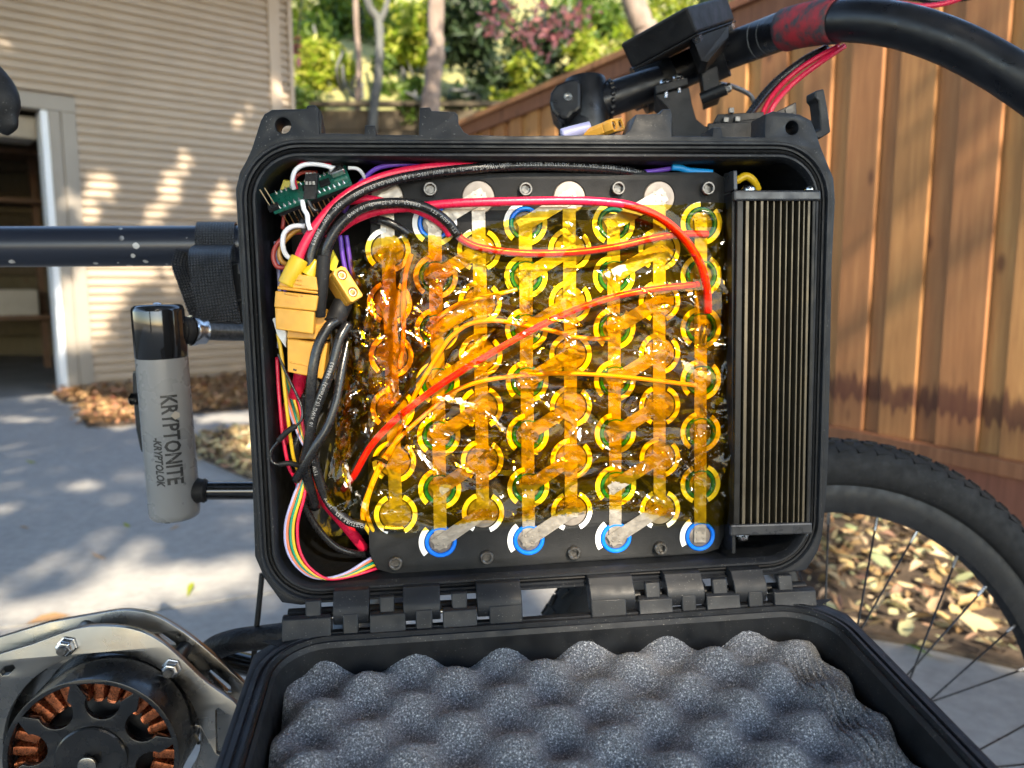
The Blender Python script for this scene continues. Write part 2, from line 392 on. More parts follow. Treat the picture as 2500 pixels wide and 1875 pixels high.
MT['litter_brown'] = mk_leaf('dry_brown_leaf', S((0.10, 0.05, 0.025), (0.32, 0.19, 0.08), (0.22, 0.12, 0.06), (0.42, 0.28, 0.13), (0.30, 0.10, 0.07)), 0.1)
def mk_bark(name, c0, c1):
    t = NT(name); a = t.noise(5, 5, 0.65, stretch=(1.6, 1.6, 0.35)); b = t.noise(40, 3, stretch=(1, 1, 0.2))
    t.set(Base_Color=t.mix(0.4, t.ramp(a, [(0.3, c0), (0.65, c1)]), t.ramp(b, [(0.3, c0), (0.7, c1)])), Roughness=0.9, Normal=t.bump(b, 0.6, 0.01)); return t.m
MT['bark_tan'] = mk_bark('tan_bark', (0.09, 0.065, 0.05), (0.27, 0.21, 0.17))
MT['bark_grey'] = mk_bark('grey_bark', (0.04, 0.042, 0.04), (0.12, 0.125, 0.118))
MT['siding'] = pm('tan_siding_paint', (0.335, 0.27, 0.205), 0.6, var=0.07, vs=3, bs=40, bd=0.001, bst=0.3)
MT['trimpaint'] = pm('grey_trim_paint', (0.25, 0.225, 0.195), 0.55, var=0.06, vs=3)
MT['posttrim'] = pm('tan_trim_paint', (0.365, 0.29, 0.22), 0.6, var=0.06, vs=3)
MT['jamb'] = pm('white_jamb_paint', (0.66, 0.70, 0.76), 0.35, var=0.04)
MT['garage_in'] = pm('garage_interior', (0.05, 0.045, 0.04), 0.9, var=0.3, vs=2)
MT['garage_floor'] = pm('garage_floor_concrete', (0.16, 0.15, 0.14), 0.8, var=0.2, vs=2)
MT['cardboard'] = pm('cardboard', (0.34, 0.27, 0.16), 0.8, var=0.15, vs=6)
MT['boxwhite'] = pm('white_carton', (0.30, 0.27, 0.23), 0.7, var=0.1, vs=6)
MT['shelfwood'] = pm('shelf_wood', (0.09, 0.045, 0.022), 0.7, var=0.2, vs=8)
def mk_cedar(name, tint, stain=True):
    t = NT(name); oi = t.n('ObjectInfo'); rnd = oi.outputs['Random']
    vm = t.n('VectorMath'); vm.operation = 'ADD'; cb = t.n('CombineXYZ'); t.l(t.math('MULTIPLY', rnd, 37.0), cb.inputs[0]); t.l(t.math('MULTIPLY', rnd, 11.0), cb.inputs[2])
    t.l(t.coord(), vm.inputs[0]); t.l(cb.outputs[0], vm.inputs[1]); v = vm.outputs[0]
    g = t.noise(9, 5, 0.6, vec=v, stretch=(6, 6, 0.35)); f = t.noise(60, 3, 0.6, vec=v, stretch=(5, 5, 0.12)); big = t.noise(1.3, 3, vec=v)
    a, b, c = tint
    col = t.ramp(g, [(0.25, a), (0.5, b), (0.75, c)])
    col = t.mix(0.3, col, t.ramp(f, [(0.3, a), (0.7, c)]))
    kn = t.n('TexVoronoi'); kn.inputs['Scale'].default_value = 5.5; mp = t.n('Mapping'); mp.inputs['Scale'].default_value = (1.2, 1.2, 0.55); t.l(v, mp.inputs[0]); t.l(mp.outputs[0], kn.inputs['Vector'])
    knot = t.ramp(kn.outputs['Distance'], [(0.05, (1, 1, 1)), (0.13, (0, 0, 0))])
    col = t.mix(t.math('MULTIPLY', knot, 0.7), col, (0.07, 0.022, 0.010))
    hv = t.n('HueSaturation'); t.l(col, hv.inputs['Color']); t.l(t.math('ADD', 0.78, t.math('MULTIPLY', rnd, 0.40)), hv.inputs['Value']); t.l(t.math('ADD', 0.488, t.math('MULTIPLY', rnd, 0.02)), hv.inputs['Hue']); col = hv.outputs[0]
    if stain:   # damp-stain band along the foot of the boards
        sx = t.n('SeparateXYZ'); t.l(t.coord(), sx.inputs[0])
        e = t.noise(16, 3, 0.6, stretch=(2.5, 2.5, 0.2)); zz = t.math('ADD', sx.outputs[2], t.math('MULTIPLY', t.math('ADD', e, -0.5), 0.20))
        band = t.ramp(zz, [(0.30, (0.28, 0.28, 0.28)), (0.385, (0.45, 0.45, 0.45)), (0.40, (1, 1, 1)), (0.465, (0.9, 0.9, 0.9)), (0.50, (0, 0, 0))])
        col = t.mix(t.math('MULTIPLY', band, 0.85), col, (0.055, 0.012, 0.008))
    t.set(Base_Color=col, Roughness=0.72, Normal=t.bump(f, 0.35, 0.002)); return t.m
MT['cedar'] = mk_cedar('cedar_board', ((0.22, 0.099, 0.033), (0.37, 0.178, 0.061), (0.49, 0.26, 0.093)))
MT['cedar_cap'] = mk_cedar('cedar_cap', ((0.13, 0.05, 0.022), (0.22, 0.095, 0.04), (0.32, 0.15, 0.07)), False)
MT['kick'] = mk_cedar('kick_board', ((0.10, 0.034, 0.022), (0.16, 0.055, 0.036), (0.22, 0.085, 0.055)), False)
MT['oldwood'] = mk_cedar('weathered_plank', ((0.045, 0.036, 0.018), (0.085, 0.066, 0.034), (0.13, 0.10, 0.055)), False)

# ---- ground
def flat(name, pts, z, mat, parent=None, kind='structure', thick=0.0, **kw):
    b = MB(); P = [(p[0], p[1]) for p in pts]
    if thick: b.prism(P, z - thick, z)
    else: b.add([(x, y, z) for x, y in P], [tuple(range(len(P)))])
    return b.obj(name, mat, parent, smooth=0, kind=kind, **kw)
flat('ground', [(-150, -150), (150, -150), (150, 150), (-150, 150)], -0.06, MT['ground'])
seam = [G(px, py) for px, py in ((-900, 1600), (-350, 1575), (0, 1537), (220, 1512), (420, 1487), (640, 1455), (900, 1405), (1250, 1300), (1500, 1190))]
far = [(p.x, p.y + 0.02) for p in seam]
flat('joint_soil', [(p.x, p.y - .05) for p in seam] + [(p.x, p.y + .06) for p in seam[::-1]], -0.012, MT['soil']); near = [(p.x, p.y) for p in seam]
flat('driveway', far + [(4, 9.6), (-14, 9.6)], 0.0, MT['concrete'], thick=0.05)
o = flat('driveway', near + [(6, seam[-1].y), (6, -14), (-14, -14)], 0.0, MT['concrete'], thick=0.05)
bedA = [G(*p) for p in ((128, 963), (160, 985), (205, 988), (190, 1015), (215, 1045), (300, 1042), (470, 1012), (620, 1000), (760, 985), (760, 905), (597, 921))]
bedB = [G(*p) for p in ((452, 1088), (520, 1062), (620, 1052), (760, 1040), (860, 1150), (700, 1190), (600, 1168), (500, 1125))]
bedR = [G(*p) for p in ((1960, 1478), (2030, 1520), (2100, 1556), (2250, 1582), (2500, 1640), (2900, 1720))] + [Vector((4.6, 1.0, 0)), Vector((3.2, 2.6, 0)), Vector((0.2, 7.6, 0)), Vector((-0.3, 7.0, 0))] + [G(1560, 1150), G(1800, 1340)]
for p in (bedA, bedB, bedR): flat('soil_bed', p, 0.012, MT['soil'], thick=0.05)
def leaf_arr(C, N, size, asp=0.55, fold=0.25):
    n = len(C); t = rng.normal(size=(n, 3)); N = N / (np.linalg.norm(N, axis=1)[:, None] + 1e-9)
    t -= N * np.sum(t * N, 1)[:, None]; t /= np.linalg.norm(t, axis=1)[:, None]; b = np.cross(N, t)
    s = np.broadcast_to(np.asarray(size), (n,))[:, None]; w = s * (asp if np.isscalar(asp) else np.asarray(asp)[:, None]) * rng.uniform(0.7, 1.2, (n, 1)); f = s * fold * rng.uniform(-0.6, 1.2, (n, 1))
    q = rng.uniform(-.15, .15, (n, 1))
    v = np.stack([C - t * s, C - t * s * (.35 + q) + b * w * .42 + N * f, C + t * s * .3 + b * w * .5 + N * f, C + t * s, C + t * s * .3 - b * w * .5 + N * f, C - t * s * (.35 + q) - b * w * .42 + N * f], 1).reshape(-1, 3)
    i = np.arange(n)[:, None] * 6
    return v, np.concatenate([i + np.array([[0, 1, 2, 3]]), i + np.array([[0, 3, 4, 5]])], 0)
def litter(name, poly, n, size, mat, zmax=0.05, edge=0.03):
    P = [(p.x, p.y) for p in poly]; xs = [p[0] for p in P]; ys = [p[1] for p in P]
    xy = rng.uniform((min(xs), min(ys)), (max(xs), max(ys)), (n * 6, 2)); keep = inpoly(xy[:, 0] + rng.normal(0, edge, n * 6), xy[:, 1] + rng.normal(0, edge, n * 6), P)
    xy = xy[keep][:n]; k = len(xy); C = np.c_[xy, rng.uniform(0.016, zmax, k)]; N = np.c_[rng.normal(0, .45, (k, 2)), np.ones(k)]
    v, f = leaf_arr(C, N, size * rng.uniform(.35, 1.0, k) ** 1.3 * np.where(rng.uniform(size=k) < .08, 1.15, 1.0), rng.uniform(.45, 1.15, k), .45); v[:, 2] = np.maximum(v[:, 2], 0.006)
    link(name, np_mesh(name, v, f, 0), None, IDM, MT[mat], kind='stuff')
litter('leaf_litter', bedR, 9000, 0.038, 'litter', 0.06)
litter('leaf_litter', bedA, 4500, 0.04, 'litter_brown', 0.07)
litter('leaf_litter', bedB, 1800, 0.035, 'litter', 0.05)
for (px, py, s, mat, lab) in ((75, 1130, .030, 'leaf_lime', 'pale green leaf on the concrete left of the bike lock'), (310, 1285, .02, 'leaf_lime', 'small pale green leaf on the concrete below the lock'), (426, 1290, .024, 'litter', 'curled leaf on the concrete just below the grey lock end'),
        (242, 1362, .034, 'litter', 'pale curled leaf on the concrete above the motor'), (465, 1446, .036, 'leaf_lime', 'pale leaf lying in the sunlit concrete patch by the seam'), (118, 1514, .05, 'litter_brown', 'yellow brown leaf lying on the concrete seam'), (2243, 1596, .03, 'leaf_mid', 'green leaf on the concrete behind the front wheel spokes'),
        (60, 1290, .02, 'litter_brown', 'tiny brown leaf on the concrete at the far left')):
    g = G(px, py); v, f = leaf_arr(np.zeros((1, 3)), np.array([[.15, -.2, 1.]]), s); v[:, 2] += -v[:, 2].min() + 0.001
    link('fallen_leaf', np_mesh('fallen_leaf', v, f, 0), None, Matrix.Translation(g), MT[mat], label=lab, cat='leaf', group='leaves fallen on the driveway')

# ---- hillside
hx = np.linspace(-22, 26, 90); hy = np.linspace(9.0, 60, 90); HX, HY = np.meshgrid(hx, hy)
def hz(x, y): return 2.72 + np.maximum(0, y - 9.3) * 0.52 + 0.25 * np.sin(x * 0.9 + y * .4) * np.clip((y - 9.3) / 3, 0, 1)
V = np.stack([HX, HY, hz(HX, HY)], -1).reshape(-1, 3); I = np.arange(90 * 90).reshape(90, 90)
F = np.stack([I[:-1, :-1], I[:-1, 1:], I[1:, 1:], I[1:, :-1]], -1).reshape(-1, 4)
link('hillside', np_mesh('hillside', V, F, 180), None, IDM, MT['hill'], kind='structure')
rw = thing('retaining_wall', 'weathered plank retaining wall at the foot of the sunny hillside', 'retaining wall', Matrix.Translation((0, 9.0, 0)))
for i in range(12):
    b = MB(); b.box((1, 9.0 + 0.02 * (i % 3), 0.12 + i * 0.232), (26, 0.08, 0.222)); b.obj('plank', MT['oldwood'], rw, IDM, smooth=0, bevel=0.006)
b = MB(); b.box((1, 9.0, 2.845), (26, 0.11, 0.05)); b.obj('cap_rail', MT['oldwood'], rw, IDM, smooth=0)

# ---- garage
HA = G(142, 962); HB = G(597, 926); he = (HB - HA); he.z = 0; he.normalize(); hn = Vector((he.y, -he.x, 0)); 
MH = frame(HA, he, Vector((0, 0, 1)), hn)      # local x along the wall, y up, z towards the viewer
MHI = MH.inverted()
def HW(px, py, out=0.0): return MHI @ ray_plane(px, py, HA + hn * out, hn)
s_j0 = HW(123, 600).x; s_t0 = HW(141, 600).x; s_t1 = HW(206, 600).x; s_c0 = HW(655, 150).x; s_c1 = HW(683, 150).x; s_c2 = HW(705, 150).x; s_c3 = HW(716, 150).x
z_head0 = HW(135, 272).y; z_head1 = HW(200, 243).y; z_roll = HW(100, 333).y
hs = thing('garage_building', 'tan lap-sided garage with an open door framed in grey trim', 'garage', MH)
def hbox(name, x0, x1, y0, y1, z0, z1, mat, bevel=0.0, par=hs):
    b = MB(); b.box(((x0 + x1) / 2, (y0 + y1) / 2, (z0 + z1) / 2), (x1 - x0, y1 - y0, z1 - z0)); return b.obj(name, MT[mat], par, MH, smooth=0, bevel=bevel)
EX = 0.0675
def siding(x0, x1, zb, back=0.0):
    b = MB(); z0, z1 = zb, zb + EX
    prof = [(z0, -0.014 + back), (z0, 0.018 + back), (z0 + 0.003, 0.020 + back), (z0 + 0.010, 0.020 + back), (z0 + 0.042, 0.014 + back), (z0 + 0.050, 0.000 + back), (z1 + 0.004, -0.004 + back), (z1 + 0.004, -0.014 + back)]
    r0 = [(x0, y, z) for y, z in prof]; r1 = [(x1, y, z) for y, z in prof]
    b.loft([r0, r1], True, True, True); return b
for i in range(53):
    zb = i * EX + 0.02
    x0 = s_t1 + 0.002 if zb < z_head1 else -4.2
    siding(x0, s_c0 - 0.002, zb).obj('siding_board', MT['siding'], hs, MH, smooth=20)
    siding(s_c1 + 0.002, s_c2 - 0.002, zb + 0.02, -0.02).obj('siding_board', MT['siding'], hs, MH, smooth=20)
hbox('wall_sheathing', s_t0 + .002, s_c3 - .01, 0, 3.6, -0.14, -0.035, 'siding')
hbox('wall_sheathing', -4.2, s_t0, z_head0 + .01, 3.6, -0.14, -0.035, 'siding')
hbox('corner_post', s_c0, s_c1, 0, 3.6, -0.02, 0.03, 'posttrim', .003)
hbox('corner_post', s_c2, s_c3, 0, 3.6, -0.06, 0.012, 'posttrim', .003)
hbox('door_casing', s_t0, s_t0 + (s_t1 - s_t0) * .40, 0, z_head0, -0.03, 0.022, 'trimpaint', .003)
hbox('door_casing', s_t0 + (s_t1 - s_t0) * .46, s_t1, 0, z_head0, -0.03, 0.022, 'trimpaint', .003)
hbox('door_casing', s_t0, s_t1, 0, z_head0, -0.035, 0.008, 'trimpaint')
hbox('header_casing', -4.2, s_t1 + .002, z_head0 + .001, z_head1, -0.03, 0.026, 'trimpaint', .003)
hbox('door_jamb', s_j0, s_t0 - .001, 0, z_head0 - .002, -0.2, 0.012, 'jamb', .002)
hbox('rolled_door', -4.2, s_j0 - .002, z_roll, z_head0 - .03, -0.5, -0.16, 'boxwhite', .02)
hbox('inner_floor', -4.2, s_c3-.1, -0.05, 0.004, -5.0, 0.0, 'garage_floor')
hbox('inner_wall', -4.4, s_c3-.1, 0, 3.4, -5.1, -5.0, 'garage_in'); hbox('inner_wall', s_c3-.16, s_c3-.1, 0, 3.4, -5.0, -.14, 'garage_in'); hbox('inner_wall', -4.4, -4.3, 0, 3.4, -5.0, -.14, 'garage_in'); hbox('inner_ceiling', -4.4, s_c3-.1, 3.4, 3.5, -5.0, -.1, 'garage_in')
hbox('side_wall', s_c3 - .06, s_c3 - .005, 0, 3.6, -5, -.06, 'siding')
hbox('roof', -5, s_c3 + .3, 3.6, 3.72, -5.3, 0.45, 'trimpaint')
sh = thing('storage_shelf', 'dark wooden shelf just inside the open garage door', 'shelf', MH @ Matrix.Translation((-0.4, 0, -2.2)))
hbox('shelf_board', -1.8, 0.3, 0.5, 0.54, -2.5, -1.9, 'shelfwood', 0, sh); hbox('shelf_board', -1.8, 0.3, 1.6, 1.64, -2.5, -1.9, 'shelfwood', 0, sh); hbox('shelf_board', -1.8, 0.3, 2.05, 2.09, -2.5, -1.9, 'shelfwood', 0, sh)
for x in (-1.75, 0.25): hbox('shelf_post', x - .03, x + .03, 0, 2.2, -2.22, -2.16, 'shelfwood', 0, sh)
for x0, x1, h, m, lab in ((-0.62, -0.2, .28, 'cardboard', 'tan cardboard box on the low shelf inside the garage'), (-0.15, 0.18, .24, 'boxwhite', 'whitish carton on the low shelf beside the garage jamb'), (-1.2, -.7, .33, 'cardboard', 'cardboard box at the left end of the low garage shelf')):
    b = MB(); b.box((0, h / 2, 0), (x1 - x0, h, .4)); bx = b.obj('cardboard_box', MT[m], None, MH @ Matrix.Translation(((x0 + x1) / 2, .541, -2.15)), smooth=0, bevel=.004, label=lab, cat='box', group='boxes on the garage shelf')
    l = MB(); l.box((0, h + .002, .0), (x1 - x0 - .02, .004, .05)); l.obj('tape_strip', MT['boxwhite'], bx, FR[bx.name], smooth=0)

# ---- cedar fence
fo = G(2500, 1330); fdir = ray(220, 690); fdir.z = 0; fdir.normalize(); fn = Vector((-fdir.y, fdir.x, 0))
fn = fn if fn.dot(CAM - fo) > 0 else -fn
MF = frame(fo, fdir, fdir.cross(fn) * -1 if fdir.cross(fn).z < 0 else fdir.cross(fn), fn)   # x along, y up, z towards the viewer
MF = frame(fo, fdir, Vector((0, 0, 1)), fn)
if MF.determinant() < 0: pass
fe = thing('cedar_fence', 'tall orange-brown cedar board fence with damp-stained foot', 'fence', Matrix.Translation(fo))
MFw = Matrix.Translation(fo)
def fpt(s, z, o): return fdir * s + Vector((0, 0, z)) + fn * o
def fbox(name, s0, s1, z0, z1, o0, o1, mat, bevel=.003):
    b = MB(); b.hexa([fpt(s0, z0, o0), fpt(s1, z0, o0), fpt(s1, z0, o1), fpt(s0, z0, o1), fpt(s0, z1, o0), fpt(s1, z1, o0), fpt(s1, z1, o1), fpt(s0, z1, o1)])
    return b.obj(name, MT[mat], fe, MFw, smooth=0, bevel=bevel)
s = -1.9; k = 0
while s < 7.4:
    w = random.uniform(.135, .15); j = random.uniform(-.004, .004)
    o0 = 0.0 if k % 2 else 0.021
    fbox('fence_board', s, s + w, .281, 2.03 + random.uniform(-.004, .004), o0 + j * .3, o0 + .019 + j * .3, 'cedar')
    s += w - (.028 + random.uniform(-.008, .008)); k += 1
fbox('bottom_rail', -1.9, 7.4, .228, .28, .0, .075, 'cedar_cap'); fbox('kick_board', -1.9, 2.6, 0, .226, .008, .045, 'kick'); fbox('kick_board', 2.605, 7.4, 0, .226, .008, .045, 'kick')
fbox('cap_board', -1.9, 2.1, 2.04, 2.078, -.05, .085, 'cedar_cap'); fbox('cap_board', 2.104, 7.4, 2.04, 2.078, -.05, .085, 'cedar_cap'); fbox('top_rail', -1.9, 7.4, 1.95, 2.038, .042, .062, 'cedar_cap')
for s in (-1.0, 1.4, 3.8, 6.2): fbox('fence_post', s, s + .09, 0, 2.03, -.1, -.003, 'cedar_cap')

# ---- planting on the hillside
def blob(c, r, n, size, squash=(1, 1, 1), shell=.35):
    d = rng.normal(size=(n, 3)); d /= np.linalg.norm(d, axis=1)[:, None]
    rr = rng.uniform(shell, 1, n) ** .6
    lump = 1 + .28 * np.sin(d[:, 0] * 5 + c[0] * 3) * np.sin(d[:, 1] * 4 + c[1]) + .2 * np.sin(d[:, 2] * 7 + c[0])
    C = np.array(c) + d * (rr * lump * r)[:, None] * np.array(squash)
    return C, d * .5 + rng.normal(0, .6, (n, 3)) + np.array([0, 0, .35]), rng.uniform(size * .6, size * 1.2, n)
def leaves(name, blobs, mat, parent, M=IDM, asp=.6, **kw):
    C = np.concatenate([b[0] for b in blobs]); N = np.concatenate([b[1] for b in blobs]); s = np.concatenate([b[2] for b in blobs])
    v, f = leaf_arr(C, N, s, asp); 
    if parent is not None: v = v - np.array(FR[parent.name].translation)
    return link(name, np_mesh(name, v, f, 0), parent, FR[parent.name] if parent is not None else M, MT[mat], **kw)
def bush(px, py, d, rpx, n, mat, lab, name='shrub', cat='shrub', size=.07, sq=(1, 1, 1), lumps=5, group=None):
    c = W(px, py, d); r = rpx / FPX * d; base = Vector((c.x, c.y, float(hz(c.x, c.y)) if c.y > 9 else 0))
    t = thing(name, lab, cat, Matrix.Translation(base), group)
    bl = [blob((c.x + rng.normal(0, .45) * r, c.y + rng.normal(0, .3) * r, c.z + rng.normal(0, .4) * r), r * rng.uniform(.4, .7), n // lumps, size, sq) for _ in range(lumps)]
    leaves('foliage', bl, mat, t)
    st = MB(); top = Vector((c.x, c.y, max(c.z, base.z + .2)))
    for k in range(4):
        e = top + Vector(rng.normal(0, .3 * r, 3)); st.tube(catmull([base + Vector((rng.normal(0, .05), rng.normal(0, .05), -.1)), base.lerp(e, .5) + Vector(rng.normal(0, .08, 3)), e], 4), [.02] * 8 + [.01], 6)
    st.obj('stem', MT['bark_grey'], t, IDM, smooth=180)
    return t
bush(770, 200, 11.0, 120, 2600, 'leaf_mid', 'mid green shrub beside the garage corner post', size=.09)
bush(800, 90, 13.0, 130, 2600, 'leaf_lime', 'lime green shrub high up beside the garage corner', size=.10)
bush(960, 190, 12.0, 110, 2200, 'leaf_lime', 'lime green shrub between the two nearest slim trunks', size=.10)
bush(980, 60, 14.0, 120, 2200, 'leaf_lime', 'yellow green shrub high between the forked and the tan trunk', size=.11)
bush(1180, 190, 9.8, 125, 3600, 'leaf_dark', 'dark green shrub right of the thick tan trunk', size=.09)
bush(1330, 170, 10.6, 130, 3000, 'leaf_dark', 'dark leafy shrub under the pink pods', size=.09)
bush(1260, 250, 9.8, 90, 1500, 'leaf_lime', 'bright lime shrub above the far end of the fence', size=.07)
bush(1440, 190, 9.9, 90, 1700, 'leaf_lime', 'yellow green shrub behind the bicycle stem', size=.07)
bush(1440, 60, 12.5, 110, 1800, 'leaf_mid', 'mid green shrub right of the pink pods', size=.09)
bush(1640, 60, 11.5, 120, 1900, 'leaf_lime', 'lime shrub behind the grey box on the handlebar', size=.09)
bush(1800, 20, 10.8, 110, 1500, 'leaf_dark', 'dark shrub above the fence behind the red tape', size=.07)
bush(1130, 60, 14.0, 110, 1500, 'leaf_mid', 'green shrub far up the slope right of the tan trunk', size=.10)
bush(880, 300, 9.7, 70, 900, 'leaf_mid', 'low green plant against the plank retaining wall', size=.06)
bush(730, 300, 9.6, 70, 900, 'leaf_mid', 'low green plant at the garage corner', size=.06)
bush(830, 175, 9.9, 75, 1500, 'leaf_lime', 'lime shrub just above the plank wall left of the slim trunks', size=.07)
bush(985, 215, 9.9, 65, 1200, 'leaf_mid', 'mid green shrub just above the plank wall left of the tan trunk', size=.07)
bush(760, 110, 10.6, 80, 1500, 'leaf_mid', 'mid green shrub halfway up beside the corner post', size=.08)
bush(1010, 120, 10.9, 80, 1500, 'leaf_lime', 'lime shrub halfway up between the forked and the tan trunk', size=.08)
bush(860, 30, 12.5, 90, 1300, 'leaf_mid', 'mid green shrub at the picture top behind the slim trunks', size=.09)
bush(1005, 292, 8.75, 55, 900, 'leaf_mid', 'leafy green plant in front of the plank wall right of the slim trunks', size=.05)
bush(745, 262, 8.7, 60, 1000, 'leaf_mid', 'leafy green plant in front of the plank wall by the corner post', size=.05)
bush(1120, 262, 8.75, 55, 900, 'leaf_dark', 'dark leafy plant in front of the plank wall right of the tan trunk', size=.05)
def gtree(lab, pts, rad, mat, crown, leafmat, nleaf=3000, size=.09, group='trees on the hillside', extra=()):
    base = Vector(pts[0]); t = thing('tree', lab, 'tree', Matrix.Translation(base), group)
    m = MB(); P = catmull(pts, 8); m.tube(P, np.linspace(rad, rad * .75, len(P)) * (1 + .08 * np.sin(np.arange(len(P)) * 1.7)), 14)
    for e in extra: Q = catmull(e, 6); m.tube(Q, np.linspace(rad * .7, rad * .4, len(Q)), 10)
    m.obj('trunk', MT[mat], t, IDM, smooth=180)
    leaves('crown', [blob((c[0], c[1], c[2]), c[3], nleaf // len(crown), size) for c in crown], leafmat, t)
def up(px0, py0, px1, py1, d, n=3):   # a trunk centre line seen between two photo points, carried on down and up
    a, b = W(px0, py0, d), W(px1, py1, d); dv = (b - a) / max(1e-6, (b.z - a.z)); lo_ = a + dv * (-a.z + (2.6 if d > 9 else 0.0)); hi = b + dv * (6.5 - b.z + (2 if d > 9 else 0))
    return [lo_, a, a.lerp(b, .5) + Vector((.03, 0, 0)), b, hi]
def cr(h, r, n=4): return [(h.x + rng.normal(0, r * .8), h.y + rng.normal(0, r * .8) + .8, h.z + rng.normal(0, r * .3) + .5, r) for _ in range(n)]
p = up(1050, 270, 1066, 0, 8.4); gtree('thick tan-barked tree trunk between the garage and the fence', p, .105, 'bark_tan', cr(p[-1], 1.0), 'leaf_mid')
p = up(908, 320, 925, 60, 8.6); gtree('slim grey tree forking near the top, left of the tan trunk', p[:4] + [p[3] + Vector((-.12, 0, .5)), p[4]], .055, 'bark_grey', cr(p[-1], .8), 'leaf_lime', extra=([p[3], p[3] + Vector((.12, 0, .35)), p[3] + Vector((.25, 0, 1.6))],))
p = up(873, 330, 868, 0, 8.8); gtree('thinnest pale tree trunk nearest the garage corner', p, .038, 'bark_tan', cr(p[-1], .7), 'leaf_lime')
p = up(1590, 130, 1545, 0, 9.6); gtree('stout grey-brown trunk behind the handlebar box', p, .17, 'bark_tan', cr(p[-1], 1.2), 'leaf_dark')
# pink seed pods hanging from a branch
pk = thing('redbud_branch', 'hanging branch of dusty pink pods in front of dark leaves', 'branch', Matrix.Translation(W(1320, -60, 7.2)))
pc = [W(px + rng.normal(0, 16), py + rng.normal(0, 16), 7.2 + rng.normal(0, .25)) for px, py in ((1195, 35), (1215, 70), (1250, 20), (1265, 75), (1310, 15), (1320, 45), (1360, 30), (1390, 45), (1420, 25), (1340, 80), (1300, 60), (1380, 75), (1405, 55), (1290, 100), (1330, 110), (1350, 60), (1230, 15), (1205, 80)) for _ in range(9)]
C = np.array(pc); v, f = leaf_arr(C, rng.normal(0, 1, C.shape), rng.uniform(.035, .06, len(C)), .9); link('pod', np_mesh('pod', v - np.array(W(1320, -60, 7.2)), f, 0), pk, FR[pk.name], MT['leaf_pink'], kind='stuff')
m = MB()
for a, b_ in (((1120, -120), (1250, 40)), ((1300, -120), (1330, 70)), ((1460, -100), (1390, 40))): m.tube(catmull([W(*a, 7.2), W((a[0] + b_[0]) / 2 + 10, (a[1] + b_[1]) / 2, 7.2), W(*b_, 7.2)], 5), .012, 6)
m.obj('twig', MT['bark_grey'], pk, IDM, smooth=180)
pk = thing('redbud_branch', 'single mauve pink sprig at the garage corner', 'branch', Matrix.Translation(W(725, 60, 6.9)))
C = np.array([W(718 + rng.normal(0, 9), 110 + rng.normal(0, 22), 6.9) for _ in range(16)]); v, f = leaf_arr(C, rng.normal(0, 1, C.shape), rng.uniform(.035, .06, 16), .9); link('pod', np_mesh('pod', v - np.array(W(725, 60, 6.9)), f, 0), pk, FR[pk.name], MT['leaf_pink'], kind='stuff')
m = MB(); m.tube([W(740, -40, 6.9), W(724, 130, 6.9)], .008, 6); m.obj('twig', MT['bark_grey'], pk, IDM, smooth=180)

# ---- unseen big oak behind the viewer, its crown shaped to shade the driveway
# leaves cut away along the sun's rays, shaping sun patches on siding and concrete
GAPW = [[(195, 480), (300, 300), (330, 300), (300, 370), (230, 430), (205, 500)], [(195, 440), (280, 430), (285, 490), (240, 540), (195, 560)], [(330, 550), (420, 400), (470, 370), (480, 400), (420, 520), (390, 560)], [(150, 480), (205, 390), (205, 420), (150, 560)],
        [(195, 640), (400, 640), (470, 660), (330, 720), (230, 850), (195, 860)], [(360, 700), (470, 660), (430, 730)], [(560, 290), (630, 235), (640, 260), (580, 340)], [(0, 90), (45, 95), (10, 170), (0, 170)], [(140, 690), (200, 660), (200, 760), (140, 900)], [(660, 180), (680, 180), (715, 260), (660, 260)], [(510, 470), (560, 440), (575, 520), (500, 545)]]
def grow(g, k=1.22):
    cx_, cy_ = sum(p[0] for p in g) / len(g), sum(p[1] for p in g) / len(g); return [(cx_ + (x - cx_) * k, cy_ + (y - cy_) * k) for x, y in g]
GAPW = [grow(g) for g in GAPW]
GAPG = [[(-200, 1400), (60, 1470), (160, 1440), (260, 1385), (660, 1365), (680, 1450), (420, 1490), (200, 1525), (-200, 1560)], [(120, 1190), (230, 1170), (270, 1185), (240, 1205), (130, 1205)], [(-50, 1235), (110, 1240), (60, 1262), (-50, 1262)], [(130, 1240), (210, 1228), (200, 1243), (140, 1245)],
        [(-100, 955), (200, 950), (200, 975), (-100, 980)], [(-50, 1015), (140, 1018), (130, 1032), (-50, 1032)], [(150, 960), (330, 990), (460, 1040), (230, 1045), (190, 1000)], [(470, 1010), (640, 1000), (640, 1040), (470, 1035)], [(560, 1040), (720, 1060), (700, 1130), (560, 1120)],
        [(1990, 1250), (2500, 1330), (2900, 1500), (2900, 1740), (2500, 1640), (2000, 1530)], [(1300, 1380), (1480, 1380), (1480, 1480), (1300, 1480)]]
n = 120000
C = np.c_[rng.uniform(-7.5, 6.0, n), rng.uniform(-13, 3.2, n), rng.uniform(4.6, 8.6, n)]
clump = np.sin(C[:, 0] * 1.3) * np.sin(C[:, 1] * 1.1 + 1) + np.sin(C[:, 2] * 1.9 + C[:, 0])
C = C[clump > -1.15]; Sv = np.array(SUN)
ns = 16000                                  # extra leaves added along sun rays from the wall to shade the upper siding
q = np.array(HA) + np.outer(rng.uniform(-2.6, 2.3, ns), np.array(he)); q[:, 2] = rng.uniform(.7, 3.7, ns); q += Sv * rng.uniform(6.2, 9.5, (ns, 1)) + rng.normal(0, .1, (ns, 3))
C = np.concatenate([C, q[q[:, 2] > 4.3]]); n = len(C)
